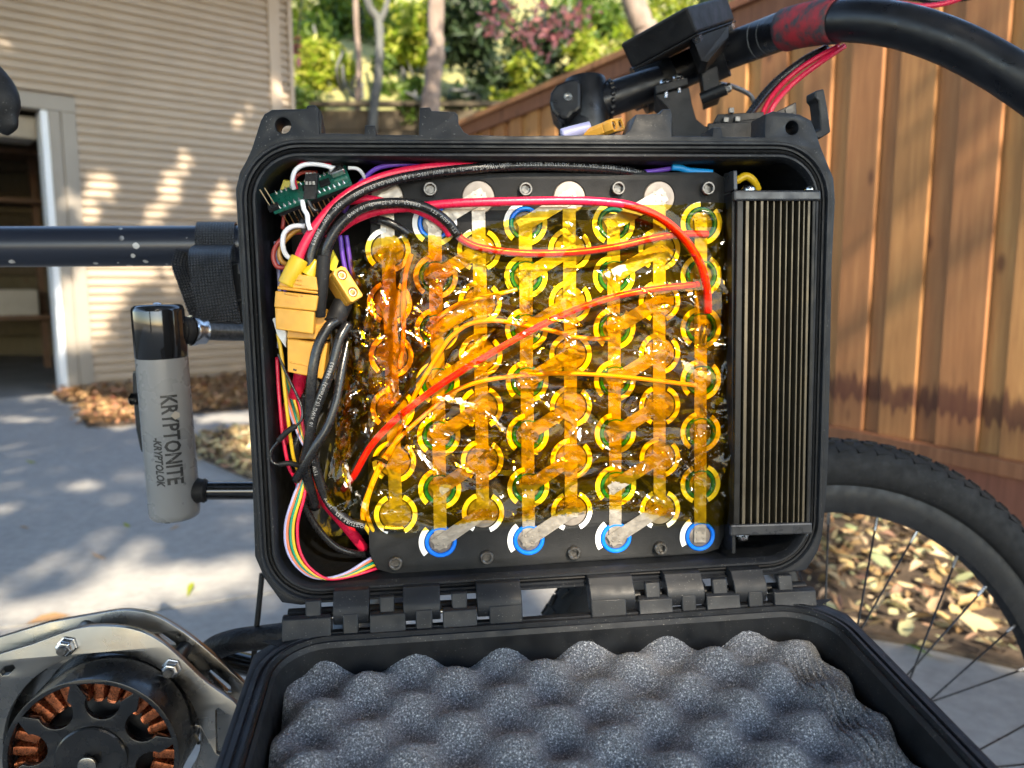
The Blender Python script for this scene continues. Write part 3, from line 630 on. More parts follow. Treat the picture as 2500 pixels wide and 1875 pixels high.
def hits(C, o, nrm):
    t = ((C - np.array(o)) @ np.array(nrm)) / (Sv @ np.array(nrm)); return C - Sv * t[:, None]
def topx(P):
    q = P - np.array(CAM); z = q[:, 1] * _cp - q[:, 2] * _sp; y = q[:, 1] * _sp + q[:, 2] * _cp; z = np.where(z < .05, np.nan, z)
    return CX + FPX * q[:, 0] / z, CY - FPX * y / z
Pw = hits(C, HA, hn); wx, wy = topx(Pw); Pg = hits(C, (0, 0, 0), (0, 0, 1)); gx, gy = topx(Pg)
wx = np.nan_to_num(wx, nan=-1e5); gx = np.nan_to_num(gx, nan=-1e5); wy = np.nan_to_num(wy); gy = np.nan_to_num(gy)
onwall = ((Pw - np.array(HA)) @ np.array(he) < s_c3) & (Pw[:, 2] > 0)
drop = np.zeros(n, bool)
for g in GAPW: drop |= inpoly(wx + rng.normal(0, 7, n), wy + rng.normal(0, 7, n), g) & onwall
for g in GAPG: drop |= inpoly(gx + rng.normal(0, 9, n), gy + rng.normal(0, 4, n), g) & ~((Pw[:, 2] > 0) & (Pw[:, 1] < Pg[:, 1]) & onwall)
fx = hits(C, fo, fn); fs = (fx - np.array(fo)) @ np.array(fdir)          # leaves cut away so the fence stands in the sun
drop |= (fs > -2.5) & (fs < 7.5) & (fx[:, 2] > .0) & (fx[:, 2] < 2.2) & (rng.uniform(size=n) < .93)
cc = C - np.array(CO); al = cc @ Sv; rad = np.linalg.norm(cc - Sv * al[:, None], axis=1)      # leaves thinned over the bicycle so weak broken sunlight comes through
drop |= (rad < 1.0) & (rng.uniform(size=n) < .28)
for px, py, rr in ((1340, 660, .046), (1640, 700, .046), (1470, 800, .045), (1010, 760, .060), (1640, 960, .055), (870, 1160, .05), (1230, 1000, .05), (1400, 1210, .05), (1930, 1450, .04), (1480, 1455, .035), (1960, 1600, .035)):   # leaves cut out along the rays for sunflecks on film, hinge and foam
    c3 = C - np.array(ray_plane(px, py, CO, _N)); al = c3 @ Sv; drop |= np.linalg.norm(c3 - Sv * al[:, None], axis=1) < rr
C = C[~drop]
tr = thing('shade_tree', 'unseen spreading oak behind the viewer, crown shaped to dapple the driveway', 'tree', Matrix.Translation((-1.6, -6.5, 0)))
v, f = leaf_arr(C, rng.normal(0, .6, C.shape) + np.array(SUN) * .9, rng.uniform(.06, .12, len(C)), .75)
link('crown', np_mesh('crown', v - np.array([-1.6, -6.5, 0]), f, 0), tr, FR[tr.name], MT['leaf_shade'])
m = MB(); m.tube(catmull([(-1.6, -6.5, -.1), (-1.6, -6.4, 2), (-1.7, -6.2, 4.2), (-1.9, -6.0, 7)], 6), np.linspace(.34, .12, 19), 16)
for e in ((.2, -4, 6.3), (-4.5, -5, 6.6), (4.0, -3.0, 6.8), (.5, -10.5, 6.6), (-1.5, -1.0, 6.6)): m.tube(catmull([(-1.7, -6.2, 3.6), ((-1.7 + e[0]) / 2, (-6.2 + e[1]) / 2, 5.4), e], 6), np.linspace(.14, .04, 13), 10)
m.obj('trunk', MT['bark_grey'], tr, IDM, smooth=180)
# ================================================================== CASE
def off(poly, d):   # inward offset of a rounded rectangle given as (x0,x1,y0,y1,r)
    x0, x1, y0, y1, r = poly; return (x0 + d, x1 - d, y0 + d, y1 - d, max(r - d, .003))
def ring(poly, z, n=10): return [(x, y, z) for x, y in rrect(*poly, n=n)]
LIP = (CL(598, 750).x, CL(2020, 750).x, CL(1310, 1440).y, CL(1310, 343).y, .034)
KB = .80
case = thing('equipment_case', 'open black hard plastic case strapped under the bicycle top tube', 'case', MC)
mm = .001
fl_px = [(575, 461), (585, 420), (601, 392), (614, 363), (636, 294), (645, 278), (664, 267), (747, 265), (750, 257), (769, 256), (778, 265), (780, 325), (889, 327), (891, 305), (916, 305), (919, 329), (1022, 329), (1025, 262), (1049, 261), (1054, 270), (1111, 273), (1118, 281), (1120, 303), (1133, 322), (1145, 329), (1260, 332),
         (1525, 328), (1538, 317), (1554, 279), (1611, 277), (1619, 266), (1637, 266), (1641, 277), (1641, 332), (1739, 332), (1741, 311), (1761, 311), (1766, 334), (1867, 334), (1869, 279), (1888, 271), (1953, 279), (1981, 293), (1991, 317), (2006, 362), (2036, 435), (2040, 490),
         (2032, 647), (2028, 891), (2024, 1085), (2019, 1200), (2008, 1310), (1998, 1345), (1969, 1392), (1905, 1402), (1310, 1436), (816, 1470), (735, 1478), (688, 1472), (645, 1413), (622, 1359), (618, 1242), (614, 1131), (590, 752)]
FW = -3.0
fl = [tuple(CL(x, y, FW))[:2] for x, y in fl_px]
ear = [circ(tuple(CL(691, 306, FW))[:2], .0042, 20), circ(tuple(CL(1934, 312, FW))[:2], .0040, 20)]
link('flange', plate_mesh('flange', fl, ear + [rrect(*off(LIP, .0005), n=10)], -.024, FW * mm, .0009), case, MC, MT['case'])
# the raised lip, gasket groove and inner wall, one band after the other
prof = [(-.0008, -.0045), (0, -.0008), (.0006, 0), (.0020, 0), (.0026, -.0007), (.0030, -.0022), (.0046, -.0022), (.0050, -.0042)]
MBr = MB(); MBr.loft([ring(off(LIP, d * KB), z) for d, z in prof]); MBr.obj('outer_lip', MT['case'], case, smooth=28)
b = MB(); b.loft([ring(off(LIP, d * KB), z) for d, z in [(.0050, -.0042), (.0054, -.0026), (.0066, -.0020), (.0078, -.0026), (.0082, -.0042)]]); b.obj('gasket', MT['gasket'], case, smooth=60)
b = MB(); b.loft([ring(off(LIP, d * KB), z) for d, z in [(.0082, -.0044), (.0086, -.0012), (.0094, -.0004), (.0108, -.0004), (.0114, -.0012), (.0124, -.0030), (.0132, -.0060)]]); b.obj('inner_lip', MT['case'], case, smooth=28)
b = MB(); b.loft([ring(off(LIP, d * KB), z) for d, z in [(.0132, -.0058), (.0138, -.012), (.0155, -.060), (.0170, -.086), (.024, -.090)]], cap1=True); b.obj('inner_shell', MT['case_in'], case, smooth=40)
b = MB(); b.loft([ring(off(LIP, d * KB), z) for d, z in [(-.0005, -.012), (.002, -.040), (.005, -.094), (.011, -.099)]], cap1=True); b.obj('outer_shell', MT['case'], case, smooth=40)
# hinge: knuckles wrap one common pin
def hp(px, py): return CL(px, py, 6.0)
HY0 = hp(1000, 1497); HY1 = hp(1700, 1458)
hd = (HY1 - HY0).normalized()
def hpin(px):
    p = HY0 + hd * ((hp(px, 1480).x - HY0.x) / hd.x); return p
def knuckle(px0, px1, dy, r, name='hinge_knuckle', kind='body'):
    a, c = hpin(px0), hpin(px1); b = MB()
    up = Vector((0, 1, 0)); n0 = Vector((0, 0, 1))
    if kind == 'body':   # curls down from the flange over the pin
        pr = [(15.5, -9), (15.5, -1.5), (12, 1.5), (8.5, 4.8), (4.5, 6.4), (1, 6.2), (-3, 4.2), (-3.4, 1), (-1, -2), (4, -4), (9, -9)]
    else:                # rises from the lid over the pin
        pr = [(-9.5, 7.5), (-8.2, 11), (-4.6, 9.3), (-1, 8.2), (3, 7.4), (4.4, 4.6), (4, 1.5), (1, -2), (-3, -3), (-7, 0)]
    r0 = [a + up * (y * mm) + n0 * (z * mm) for y, z in pr]; r1 = [c + up * (y * mm) + n0 * (z * mm) for y, z in pr]
    b.loft([r0, r1], True, True, True); b.obj(name, MT['case'], case, smooth=38, bevel=.0005)
bodyk = [(815, 902), (985, 1075), (1164, 1272), (1437, 1545), (1622, 1712), (1784, 1862)]
lidk = [(692, 810), (904, 990), (1080, 1162), (1552, 1632), (1714, 1794), (1876, 1976)]
wide = {}
for x0, x1 in bodyk: knuckle(x0, x1, 0, 0)
for x0, x1 in lidk: knuckle(x0, x1, 0, 0, kind='lid')
def kmid(px0, px1, y0, y1, z):   # narrow tongues between the wide knuckles
    a, c = hpin(px0), hpin(px1); b = MB(); b.hexa([a + Vector((0, y0 * mm, z * mm)), c + Vector((0, y0 * mm, z * mm)), c + Vector((0, y0 * mm, (z - 4) * mm)), a + Vector((0, y0 * mm, (z - 4) * mm)), a + Vector((0, y1 * mm, (z - 2.5) * mm)), c + Vector((0, y1 * mm, (z - 2.5) * mm)), c + Vector((0, y1 * mm, (z - 6) * mm)), a + Vector((0, y1 * mm, (z - 6) * mm))])
    b.obj('hinge_tongue', MT['case'], case, smooth=30, bevel=.0008)
for x0, x1 in ((748, 786), (928, 964), (1102, 1140), (1570, 1606), (1732, 1768), (1890, 1925)): kmid(x0, x1, 3.5, 12.5, 6.2)
for x0, x1 in ((838, 876), (1014, 1055), (1192, 1272), (1437, 1522), (1655, 1690), (1815, 1850)): kmid(x0, x1, -9.5, 4.5, 9.2)
for x0, x1 in ((700, 1262), (1445, 1970)):
    b = MB(); b.rev(hpin(x0), hpin(x1), [(0, .0013), ((hpin(x1) - hpin(x0)).length, .0013)], 10); b.obj('hinge_pin', MT['steel'], case, smooth=60)
    b = MB(); b.rev(hpin(x0) + Vector((0, 1.5 * mm, -4 * mm)), hpin(x1) + Vector((0, 1.5 * mm, -4 * mm)), [(0, .0035), ((hpin(x1) - hpin(x0)).length, .0035)], 12); b.obj('hinge_core', MT['case_in'], case, smooth=60)
# latch posts and little ribs on the flange
for px0, px1, py0, py1 in ((779, 815, 268, 326),):
    a = CL(px0, py0, -4); c = CL(px0, py1, -4); b = MB(); b.hexa([c, c + Vector((.0012, 0, 0)), c + Vector((.0012, 0, -.022)), c + Vector((0, 0, -.022)), a, a + Vector((.0012, -.001, 0)), a + Vector((.0012, -.012, -.022)), a + Vector((0, -.012, -.022))]); b.obj('latch_rib', MT['case'], case, smooth=0)
# ---- lid
bl, br = LL(690, 1540), LL(1985, 1452)
xl = min(bl.x, br.x); xr = max(bl.x, br.x)
XL = LL(620, 1594).x; XR = LL(2081, 1501).x; YB = LL(1310, 1497).y
if XL > XR: XL, XR = XR, XL
XL2, XR2 = sorted((LL(520, 1862).x, LL(2440, 1870).x))
LL_ = (min(XL, XL2) - .0, max(XR, XR2), YB, YB + .262)
XL0 = (XL + XL2) / 2; XR0 = (XR + XR2) / 2
ch = .016
lid_out = [(XL0 + ch, YB), (XR0 - ch, YB), (XR0, YB + ch * 1.3), (XR0, YB + .262 - ch), (XR0 - ch, YB + .262), (XL0 + ch, YB + .262), (XL0, YB + .262 - ch), (XL0, YB + ch * 1.3)]
LIPL = (XL0 + .004, XR0 - .004, YB + .004, YB + .258, .038)
LSPEC = dict(parent=case, M=ML)
link('lid_flange', plate_mesh('lid_flange', lid_out, [rrect(*off(LIPL, .0003), n=10)], -.018, -.0012, .0012), case, ML, MT['case'])
b = MB(); b.loft([ring(off(LIPL, d), z) for d, z in [(-.0004, -.003), (0, 0), (.0028, .0003), (.0033, -.0012), (.0050, -.0012), (.0054, .0006), (.0072, .0008), (.0076, -.0020), (.0086, -.0024), (.0096, -.0015), (.0108, -.0045)]]); b.obj('lid_rim', MT['case'], case, ML, smooth=28)
b = MB(); b.loft([ring(off(LIPL, d), z) for d, z in [(.0106, -.0040), (.0112, -.012), (.0130, -.048), (.018, -.052)]], cap1=True); b.obj('lid_tray', MT['case_in'], case, ML, smooth=40)
b = MB(); b.loft([ring(off(LIPL, d), z) for d, z in [(.0015, -.010), (.003, -.030), (.006, -.053), (.012, -.057)]], cap1=True); b.obj('lid_shell', MT['case'], case, ML, smooth=40)
for px, py, sgn in ((660, 1562, 1), (2010, 1462, -1)):    # triangular pockets in the lid corners
    c = LL(px, py, 0); b = MB(); b.prism([(c.x - .006, c.y - .001), (c.x + .006, c.y - .001), (c.x - sgn * .006, c.y + .006)], -.0016, -.0009); b.obj('corner_recess', MT['gasket'], case, ML, smooth=0)
# ---- egg-crate foam in the lid
FI = off(LIPL, .0118); nx, ny = 420, 300
gx = np.linspace(FI[0], FI[1], nx); pk0 = LL(1006, 1578, -9); gy = np.linspace(pk0.y - .013, FI[3] - .004, ny); GX, GY = np.meshgrid(gx, gy)
kx = 2 * math.pi / .0505; pk0 = LL(1006, 1578, -9)
u = (GX - pk0.x) * kx; vv = (GY - pk0.y) * 2 * math.pi / .040
e = np.cos(u + .12 * np.sin(vv * 1.3)) * np.cos(vv + .10 * np.sin(u * .9 + 1))
lump = np.array([[noise.noise(Vector((a * 38, b_ * 38, 0))) for a in gx[::6]] for b_ in gy[::6]])
lump = np.kron(lump, np.ones((6, 6)))[:ny, :nx]
k9 = np.ones(9) / 9; lump = np.apply_along_axis(lambda r: np.convolve(r, k9, 'same'), 1, lump); lump = np.apply_along_axis(lambda r: np.convolve(r, k9, 'same'), 0, lump)
H = -.0180 + .0072 * e + .0035 * lump
rx = (GX - LL(1990, 1640, -15).x) / .016; ribm = np.clip(1.25 - np.abs(rx), 0, 1) * np.clip((GY - YB - .034) / .01, 0, 1)
H = H * (1 - .25 * ribm) + ribm * (-.004 + .0014 * np.sin(GX * 2 * math.pi / .0042))
edge = np.minimum.reduce([GX - FI[0], FI[1] - GX, GY - gy[0], gy[-1] - GY]); H -= .010 * np.exp(-edge / .003)
cr_ = np.hypot(np.maximum(np.abs(GX - (FI[0] + FI[1]) / 2) - ((FI[1] - FI[0]) / 2 - .032), 0), np.maximum(np.abs(GY - (gy[0] + gy[-1]) / 2) - ((gy[-1] - gy[0]) / 2 - .032), 0))
H += rng.normal(0, .00020, H.shape); H = np.where(cr_ > .031, -.048, H)
V = np.stack([GX, GY, H], -1).reshape(-1, 3); I = np.arange(nx * ny).reshape(ny, nx)
F = np.stack([I[:-1, :-1], I[:-1, 1:], I[1:, 1:], I[1:, :-1]], -1).reshape(-1, 4)
if ML.determinant() < 0: F = F[:, ::-1]
link('egg_crate_foam', np_mesh('egg_crate_foam', V, F, 180), None, ML, MT['foam'], label='charcoal egg-crate foam lining the open lid', cat='foam')

# ================================================================== BATTERY
PW = -13.0
def BP(px, py, w=PW): return CL(px, py, w)
AX = [962, 1176, 1391, 1608]; BX = [1072, 1288, 1502, 1711]
def colx(top, bot, y): return top + (bot - top) * (y - 480) / 835.0
ACOL = [(944, 968), (1168, 1180), (1390, 1396), (1609, 1611)]; BCOL = [(1060, 1076), (1282, 1291), (1497, 1504), (1712, 1709)]
def Ay(k, x): return 482 + k * 127.6 - (x - 1390) * (.018 * k / 6)
def By(k, x): return 546 + k * 128.2 - (x - 1400) * (.022 * k / 6)
cellsA = [(colx(*c, Ay(k, c[0])), Ay(k, c[0]), i, k) for i, c in enumerate(ACOL) for k in range(7)]
cellsB = [(colx(*c, By(k, c[0])), By(k, c[0]), i, k) for i, c in enumerate(BCOL) for k in range(7)]
pack = thing('battery_pack', 'battery pack of round cells in a black printed holder inside the case', 'battery', MC)
plate_px = [(905, 470), (912, 437), (945, 424), (1300, 421), (1745, 420), (1776, 436), (1783, 470), (1778, 900), (1768, 1310), (1755, 1340), (1720, 1352), (1300, 1380), (960, 1402), (920, 1390), (902, 1350), (898, 1270), (900, 900)]
hr = .0099
holes = [circ(tuple(BP(x, y))[:2], hr, 28) for x, y, i, k in cellsA + cellsB]
link('holder_plate', plate_mesh('holder_plate', [tuple(BP(x, y))[:2] for x, y in plate_px], holes, (PW - 5) * mm, PW * mm, .0006), pack, MC, MT['holder'])
b = MB(); b.prism([tuple(BP(x, y))[:2] for x, y in plate_px], -.082, (PW - 5.2) * mm); b.obj('holder_body', MT['case_in'], pack, smooth=0)
# cells
b = MB(); b.rev((0, 0, -.004), (0, 0, 1), [(0, .0098), (.0040, .0098), (.0046, .0092), (.0048, .0)], 28, False, False); mA = b.mesh('battery_cell', 40); mA.materials.append(MT['cap'])
b = MB(); b.rev((0, 0, -.004), (0, 0, 1), [(0, .0072), (.0034, .0072), (.0038, .0064), (.0038, .0)], 24, False, False); mB = b.mesh('battery_cell', 40); mB.materials.append(MT['cap'])
b = MB(); b.rev((0, 0, -.004), (0, 0, 1), [(0, .0098), (.0042, .0098), (.0049, .0091), (.0049, .0082), (.0042, .0074), (.0, .0074)], 32, False, False); mR = b.mesh('wrapper_ring', 40); mR.materials.append(MT['blue'])
b = MB()
for a0, a1 in ((105, 235), (-75, 55)):
    ri, ro = .0102, .0131; q = [R(a0 + (a1 - a0) * k / 14) for k in range(15)]
    b.loft([[(ri * math.cos(t), ri * math.sin(t), .0), (ro * math.cos(t), ro * math.sin(t), .0), (ro * math.cos(t), ro * math.sin(t), .0006), (ri * math.cos(t), ri * math.sin(t), .0006)] for t in q], True, True, True)
mW = b.mesh('spacer_ring', 30); mW.materials.append(MT['white'])
b = MB(); a0, a1 = 132, 218
q = [R(a0 + (a1 - a0) * k / 12) for k in range(13)]; ri, ro = .0103, .0135
b.loft([[(ri * math.cos(t), ri * math.sin(t), .0), (ro * math.cos(t), ro * math.sin(t), .0), (ro * math.cos(t), ro * math.sin(t), .0006), (ri * math.cos(t), ri * math.sin(t), .0006)] for t in q], True, True, True)
mW2 = b.mesh('spacer_ring', 30); mW2.materials.append(MT['white'])
for x, y, i, k in cellsA:
    p = BP(x, y, PW - 1.2); c = link('battery_cell', mA, pack, MC @ Matrix.Translation(p))
    if k > 0: link('spacer_ring', mW, c, MC @ Matrix.Translation(BP(x, y, PW + .15)) @ Matrix.Rotation(R(random.uniform(-12, 12)), 4, 'Z'))
for x, y, i, k in cellsB:
    p = BP(x, y, PW - 0.6); c = link('battery_cell', mB, pack, MC @ Matrix.Translation(p))
    link('wrapper_ring', mR, c, MC @ Matrix.Translation(p + Vector((0, 0, .0004))))
    link('spacer_ring', mW if k < 6 else mW2, c, MC @ Matrix.Translation(BP(x, y, PW + .15)) @ Matrix.Rotation(R(random.uniform(-12, 12)), 4, 'Z'))
# small black arrow-shaped ribs between the cells
# welded nickel strips
def strip(pts, wpx, zs, name='nickel_strip'):
    P = [BP(x, y, PW + z) for (x, y), z in zip(pts, zs)]; b = MB(); hw = wpx / 2 / 4.17 * mm; rings = []
    for k, p in enumerate(P):
        d = (P[min(k + 1, len(P) - 1)] - P[max(k - 1, 0)]); d.z = 0; d.normalize(); s_ = Vector((-d.y, d.x, 0)) * hw
        rings.append([p + s_, p - s_, p - s_ - Vector((0, 0, .0002)), p + s_ - Vector((0, 0, .0002))])
    b.loft(rings, True, True, True)
    return b
def dots(b, x, y, z):
    for dx, dy in ((-8, -8), (8, -7), (-7, 8), (8, 8)):
        p = BP(x + dx, y + dy, PW + z); b.rev(p, p + Vector((0, 0, 1)), [(-.0001, .0006), (.00025, .0005), (.0003, .0002)], 6)
for i, c in enumerate(ACOL):
    ys = [Ay(k, c[0]) for k in range(7)]; pts = []
    for k in range(7): pts += [(colx(*c, ys[k]) + random.uniform(-2, 2), ys[k] - 14), (colx(*c, ys[k]), ys[k] + 16)]
    b = strip([pts[0]] + pts[1:], 33, [.5 if j % 2 == 0 else .9 for j in range(len(pts))])
    for k in range(7): dots(b, pts[2 * k][0], ys[k], .9)
    b.obj('nickel_strip', MT['nickel'], pack, smooth=20)
for i, c in enumerate(BCOL):
    ys = [By(k, c[0]) for k in range(7)]; pts = []
    for k in range(7): pts += [(colx(*c, ys[k]) + random.uniform(-2, 2), ys[k] - 14), (colx(*c, ys[k]), ys[k] + 16)]
    b = strip(pts, 33, [.6 if j % 2 == 0 else 1.0 for j in range(len(pts))])
    for k in range(7): dots(b, pts[2 * k][0], ys[k], 1.0)
    b.obj('nickel_strip', MT['nickel'], pack, smooth=20)
for i in range(3):
    for k in range(7):
        xb, yb = colx(*BCOL[i], By(k, BCOL[i][0])), By(k, BCOL[i][0]); xa, ya = colx(*ACOL[i + 1], Ay(k, ACOL[i + 1][0])), Ay(k, ACOL[i + 1][0])
        dx, dy = (xa - xb) * .14, (ya - yb) * .14
        b = strip([(xb - dx, yb - dy), (xb + dx * 2, yb + dy * 2), (xa - dx * 2, ya - dy * 2), (xa + dx, ya + dy)], 35, [1.4, 1.9, 1.9, 1.4]); dots(b, xb, yb, 1.7); dots(b, xa, ya, 1.7)
        b.obj('nickel_strip', MT['nickel'], pack, smooth=20)
for k in range(7):
    xb, yb = colx(*ACOL[0], Ay(k, 944)), Ay(k, 944); strip([(xb - 22, yb + 14), (xb + 30, yb - 18)], 30, [1.3, 1.5]).obj('nickel_strip', MT['nickel'], pack, smooth=20)
# socket-head bolts
def socket(px, py, par, r=4.2, w=PW, name='socket_bolt'):
    p = BP(px, py, w); b = MB()
    b.rev(p + Vector((0, 0, -.001)), p + Vector((0, 0, 1)), [(0, r * mm), (.0042, r * mm), (.0048, (r - .5) * mm), (.0048, (r - 1.3) * mm)], 24, False, False)
    hx0 = [(p.x + (r - 1.35) * mm * .98 * math.cos(R(60 * k + 20)), p.y + (r - 1.35) * mm * .98 * math.sin(R(60 * k + 20))) for k in range(6)]
    o_ = [(p.x + (r - 1.3) * mm * math.cos(R(15 * k + 20)), p.y + (r - 1.3) * mm * math.sin(R(15 * k + 20))) for k in range(24)]
    h24 = []
    for k in range(24): a = hx0[k // 4]; c = hx0[(k // 4 + 1) % 6]; t = (k % 4) / 4; h24.append((a[0] + (c[0] - a[0]) * t, a[1] + (c[1] - a[1]) * t))
    z = p.z - .001 + .0048
    b.loft([[(x, y, z) for x, y in o_], [(x, y, z - .0003) for x, y in h24], [(x, y, z - .0032) for x, y in h24]], True, False, True)
    b.obj(name, MT['bolt'], par, smooth=30)
for q in ((1050, 463), (1282, 463), (1507, 461), (1725, 461), (966, 1372), (1188, 1358), (1400, 1347), (1610, 1336)): socket(*q, pack)

# ================================================================== CONTROLLER
ctl = thing('motor_controller', 'black finned motor controller standing right of the battery pack', 'motor controller', MC)
TW = 2.0
def cbox(name, x0, y0, x1, y1, w1, depth, mat, par, bevel=.0006, skew=0, **kw):
    b = MB(); A, B_, C_, D_ = CL(x0, y1, w1), CL(x1, y1 + skew, w1), CL(x1, y0 + skew, w1), CL(x0, y0, w1); dz = Vector((0, 0, -depth * mm))
    b.hexa([A + dz, B_ + dz, B_, A, D_ + dz, C_ + dz, C_, D_]); return b.obj(name, MT[mat], par, smooth=0, bevel=bevel, **kw)
tl, tr_, bl_, br_ = CL(1800, 488, TW), CL(2000, 488, TW), CL(1791, 1288, TW), CL(1984, 1283, TW)
def cpt(a, t, w): p = tl.lerp(tr_, a).lerp(bl_.lerp(br_, a), t); return Vector((p.x, p.y, w * mm))
def cslab(name, a0, a1, w1, depth, mat, t0=0.0, t1=1.0, bevel=0):
    b = MB(); dz = Vector((0, 0, -depth * mm)); q = [cpt(a0, t1, w1), cpt(a1, t1, w1), cpt(a1, t0, w1), cpt(a0, t0, w1)]
    b.hexa([q[0] + dz, q[1] + dz, q[1], q[0], q[3] + dz, q[2] + dz, q[2], q[3]]); return b.obj(name, MT[mat], ctl, smooth=0, bevel=bevel)
cslab('heat_sink_base', .0, .93, TW - 9.5, 40, 'findark')
cslab('side_panel', .0, .075, TW, 30, 'findark', bevel=.0006); cslab('side_panel', .925, .965, TW - .5, 1.5, 'findark', bevel=.0005)
fins = [(.13, .040), (.225, .022), (.305, .032), (.375, .016), (.455, .017), (.535, .019), (.61, .017), (.685, .018), (.76, .017), (.825, .017), (.885, .03)]
for a, w_ in fins: cslab('fin', a - w_ / 2, a + w_ / 2, TW - random.uniform(.2, .8), 9, 'fin', bevel=.0002)
cbox('end_cap', 1792, 464, 2005, 490, TW + 1.5, 3.2, 'endcap', ctl, .0012); cbox('end_cap', 1784, 1282, 1984, 1310, TW + 1.5, 3.2, 'endcap', ctl, .0012, skew=-6)
b = MB(); A = CL(1796, 464, TW - 1); b.hexa([A + Vector((-.0012, 0, -.020)), A + Vector((.0012, 0, -.020)), A + Vector((.0012, 0, 0)), A + Vector((-.0012, 0, 0)), A + Vector((-.0012, .012, -.016)), A + Vector((.0012, .012, -.016)), A + Vector((.0012, .0115, -.001)), A + Vector((-.0012, .0115, -.001))]); b.obj('mount_tab', MT['endcap'], ctl, smooth=0, bevel=.0005)
for px, py in ((1827, 462), (1978, 461)):
    p = CL(px, py, TW - 8); b = MB(); b.rev(p - Vector((0, .001, 0)), p + Vector((0, 1, 0)), [(0, .0042), (.0015, .0042), (.0030, .0030), (.0034, 0)], 16, False, False); b.obj('cap_screw', MT['steel'], ctl, smooth=60)
for px, py in ((1812, 1315), (1962, 1306)):
    p = CL(px, py, TW - 8); b = MB(); b.rev(p + Vector((0, .002, 0)), p - Vector((0, 1, 0)), [(0, .0040), (.0015, .0040), (.0030, .0028), (.0034, 0)], 16, False, False); b.obj('cap_screw', MT['steel'], ctl, smooth=60)
cbox('divider', 1787, 470, 1796, 1352, TW - 3, 60, 'case_in', ctl, .0004)

# ================================================================== CABLES IN THE CASE
def cable(name, lab, pts, r, mat, cat='cable', group=None, text=None, seg=12, n=9, under=None):
    P = catmull([CL(x, y, w) for x, y, w in pts], n)
    root = CL(*pts[0]); M = MC @ Matrix.Translation(root)
    r = r * 1.1; b = MB(); b.tube(P - np.array(root), r * mm, seg)
    o = b.obj(name, MT[mat], None, M, smooth=180, label=lab, cat=cat, group=group)
    if text:
        for (t0, body, phi) in text: wire_text(o, P - np.array(root), r * mm, t0, body, phi)
    return o
def wire_text(o, P, r, t0, body, phi=0.0, size=None, flip=True, mat='print_white'):
    size = size or r * .95
    me = text_mesh('lettering', body, size, spacing=1.15); seg = np.linalg.norm(np.diff(P, axis=0), axis=1); L = np.r_[0, np.cumsum(seg)]; tot = L[-1]
    T, _, _ = tframes(P); 
    for v in me.vertices:
        x, y = v.co.x, v.co.y
        if flip: x, y = -x, -y
        s = min(max(t0 * tot + x, 0), tot); c = np.array([np.interp(s, L, P[:, k]) for k in range(3)]); t = np.array([np.interp(s, L, T[:, k]) for k in range(3)]); t /= np.linalg.norm(t)
        out = np.array([0, 0, 1.0]); out -= t * (out @ t); out /= np.linalg.norm(out); sd = np.cross(out, t); a = y / r + phi
        v.co = Vector(c + (out * math.cos(a) + sd * math.sin(a)) * (r + .00008))
    me.update(); link('lettering', me, o, FR[o.name], MT[mat])
T1 = '10 AWG (5.27mm2)  FT1  600V  105C  I A/B  AWM OR FT1  600V'
T2 = '600V  105C  TEW  168205  CSA  VW-1  MOISTURE RESISTANT  1000V  1022'
cable('cable', 'thick red power cable curving from the yellow plug across the case top', [(722, 650, 6), (742, 600, 5), (780, 540, 3), (830, 488, 0), (890, 450, -4), (960, 425, -7), (1040, 411, -9), (1140, 404, -12), (1240, 402, -16), (1340, 402, -22)], 2.5, 'wred', group='thick power cables')
cable('cable', 'thick black power cable with white lettering running along the case top edge', [(756, 660, 4), (762, 610, 4), (790, 550, 3), (832, 500, 2), (890, 464, -1), (960, 440, -4), (1050, 423, -7), (1150, 412, -9), (1240, 406, -10), (1330, 405, -10), (1420, 408, -11), (1500, 414, -13), (1560, 424, -17), (1600, 436, -24)], 2.7, 'wblack', group='thick power cables',
      text=[(.40, T1, -.1), (.76, T2, .2), (.12, '105C   600V   E88853', .1)])
cable('cable', 'black lettered cable looping over the top left cells into the amber film', [(793, 640, 4), (800, 600, 5), (830, 550, 5), (880, 510, 4), (940, 496, 2), (1000, 497, 1), (1050, 512, -1), (1090, 540, -4), (1118, 575, -8)], 2.6, 'wblack', group='thick power cables', text=[(.50, 'E88853  12 (5.27mm2)  10 AWG', 0), (.87, 'FT1  600V  FT1', 0)])
cable('cable', 'thick red cable running across under the top bolts to the right edge of the cells', [(800, 585, -8), (850, 545, -6), (905, 520, -5), (960, 510, -4), (1020, 505, -4), (1100, 497, -3), (1200, 493, -3), (1300, 491, -3), (1400, 490, -3), (1470, 493, -3), (1530, 500, -3), (1590, 520, -4), (1640, 552, -5), (1680, 595, -6), (1712, 650, -6), (1726, 710, -7), (1728, 764, -9)], 2.3, 'wred', group='thick power cables')
cable('cable', 'short red cable dipping under the black loop into the amber film', [(845, 490, -8), (900, 487, -8), (960, 500, -6), (1010, 510, -5), (1050, 527, -6), (1085, 552, -8), (1100, 575, -9)], 2.3, 'wred', group='thick power cables')
cable('cable', 'thin black lettered cable end beside the bare copper strip', [(905, 535, -12), (940, 540, -8), (975, 556, -8), (1003, 577, -10)], 2.2, 'wblack', group='thick power cables')
cable('cable', 'red cable under the film sagging from the centre to the top right cell', [(1100, 560, -9), (1140, 592, -9), (1190, 608, -8.5), (1280, 618, -8.5), (1400, 616, -8.5), (1500, 603, -8), (1590, 583, -8), (1650, 573, -8.5), (1700, 571, -9.5), (1728, 572, -10)], 1.95, 'wred_deep', group='red cables under the amber film')
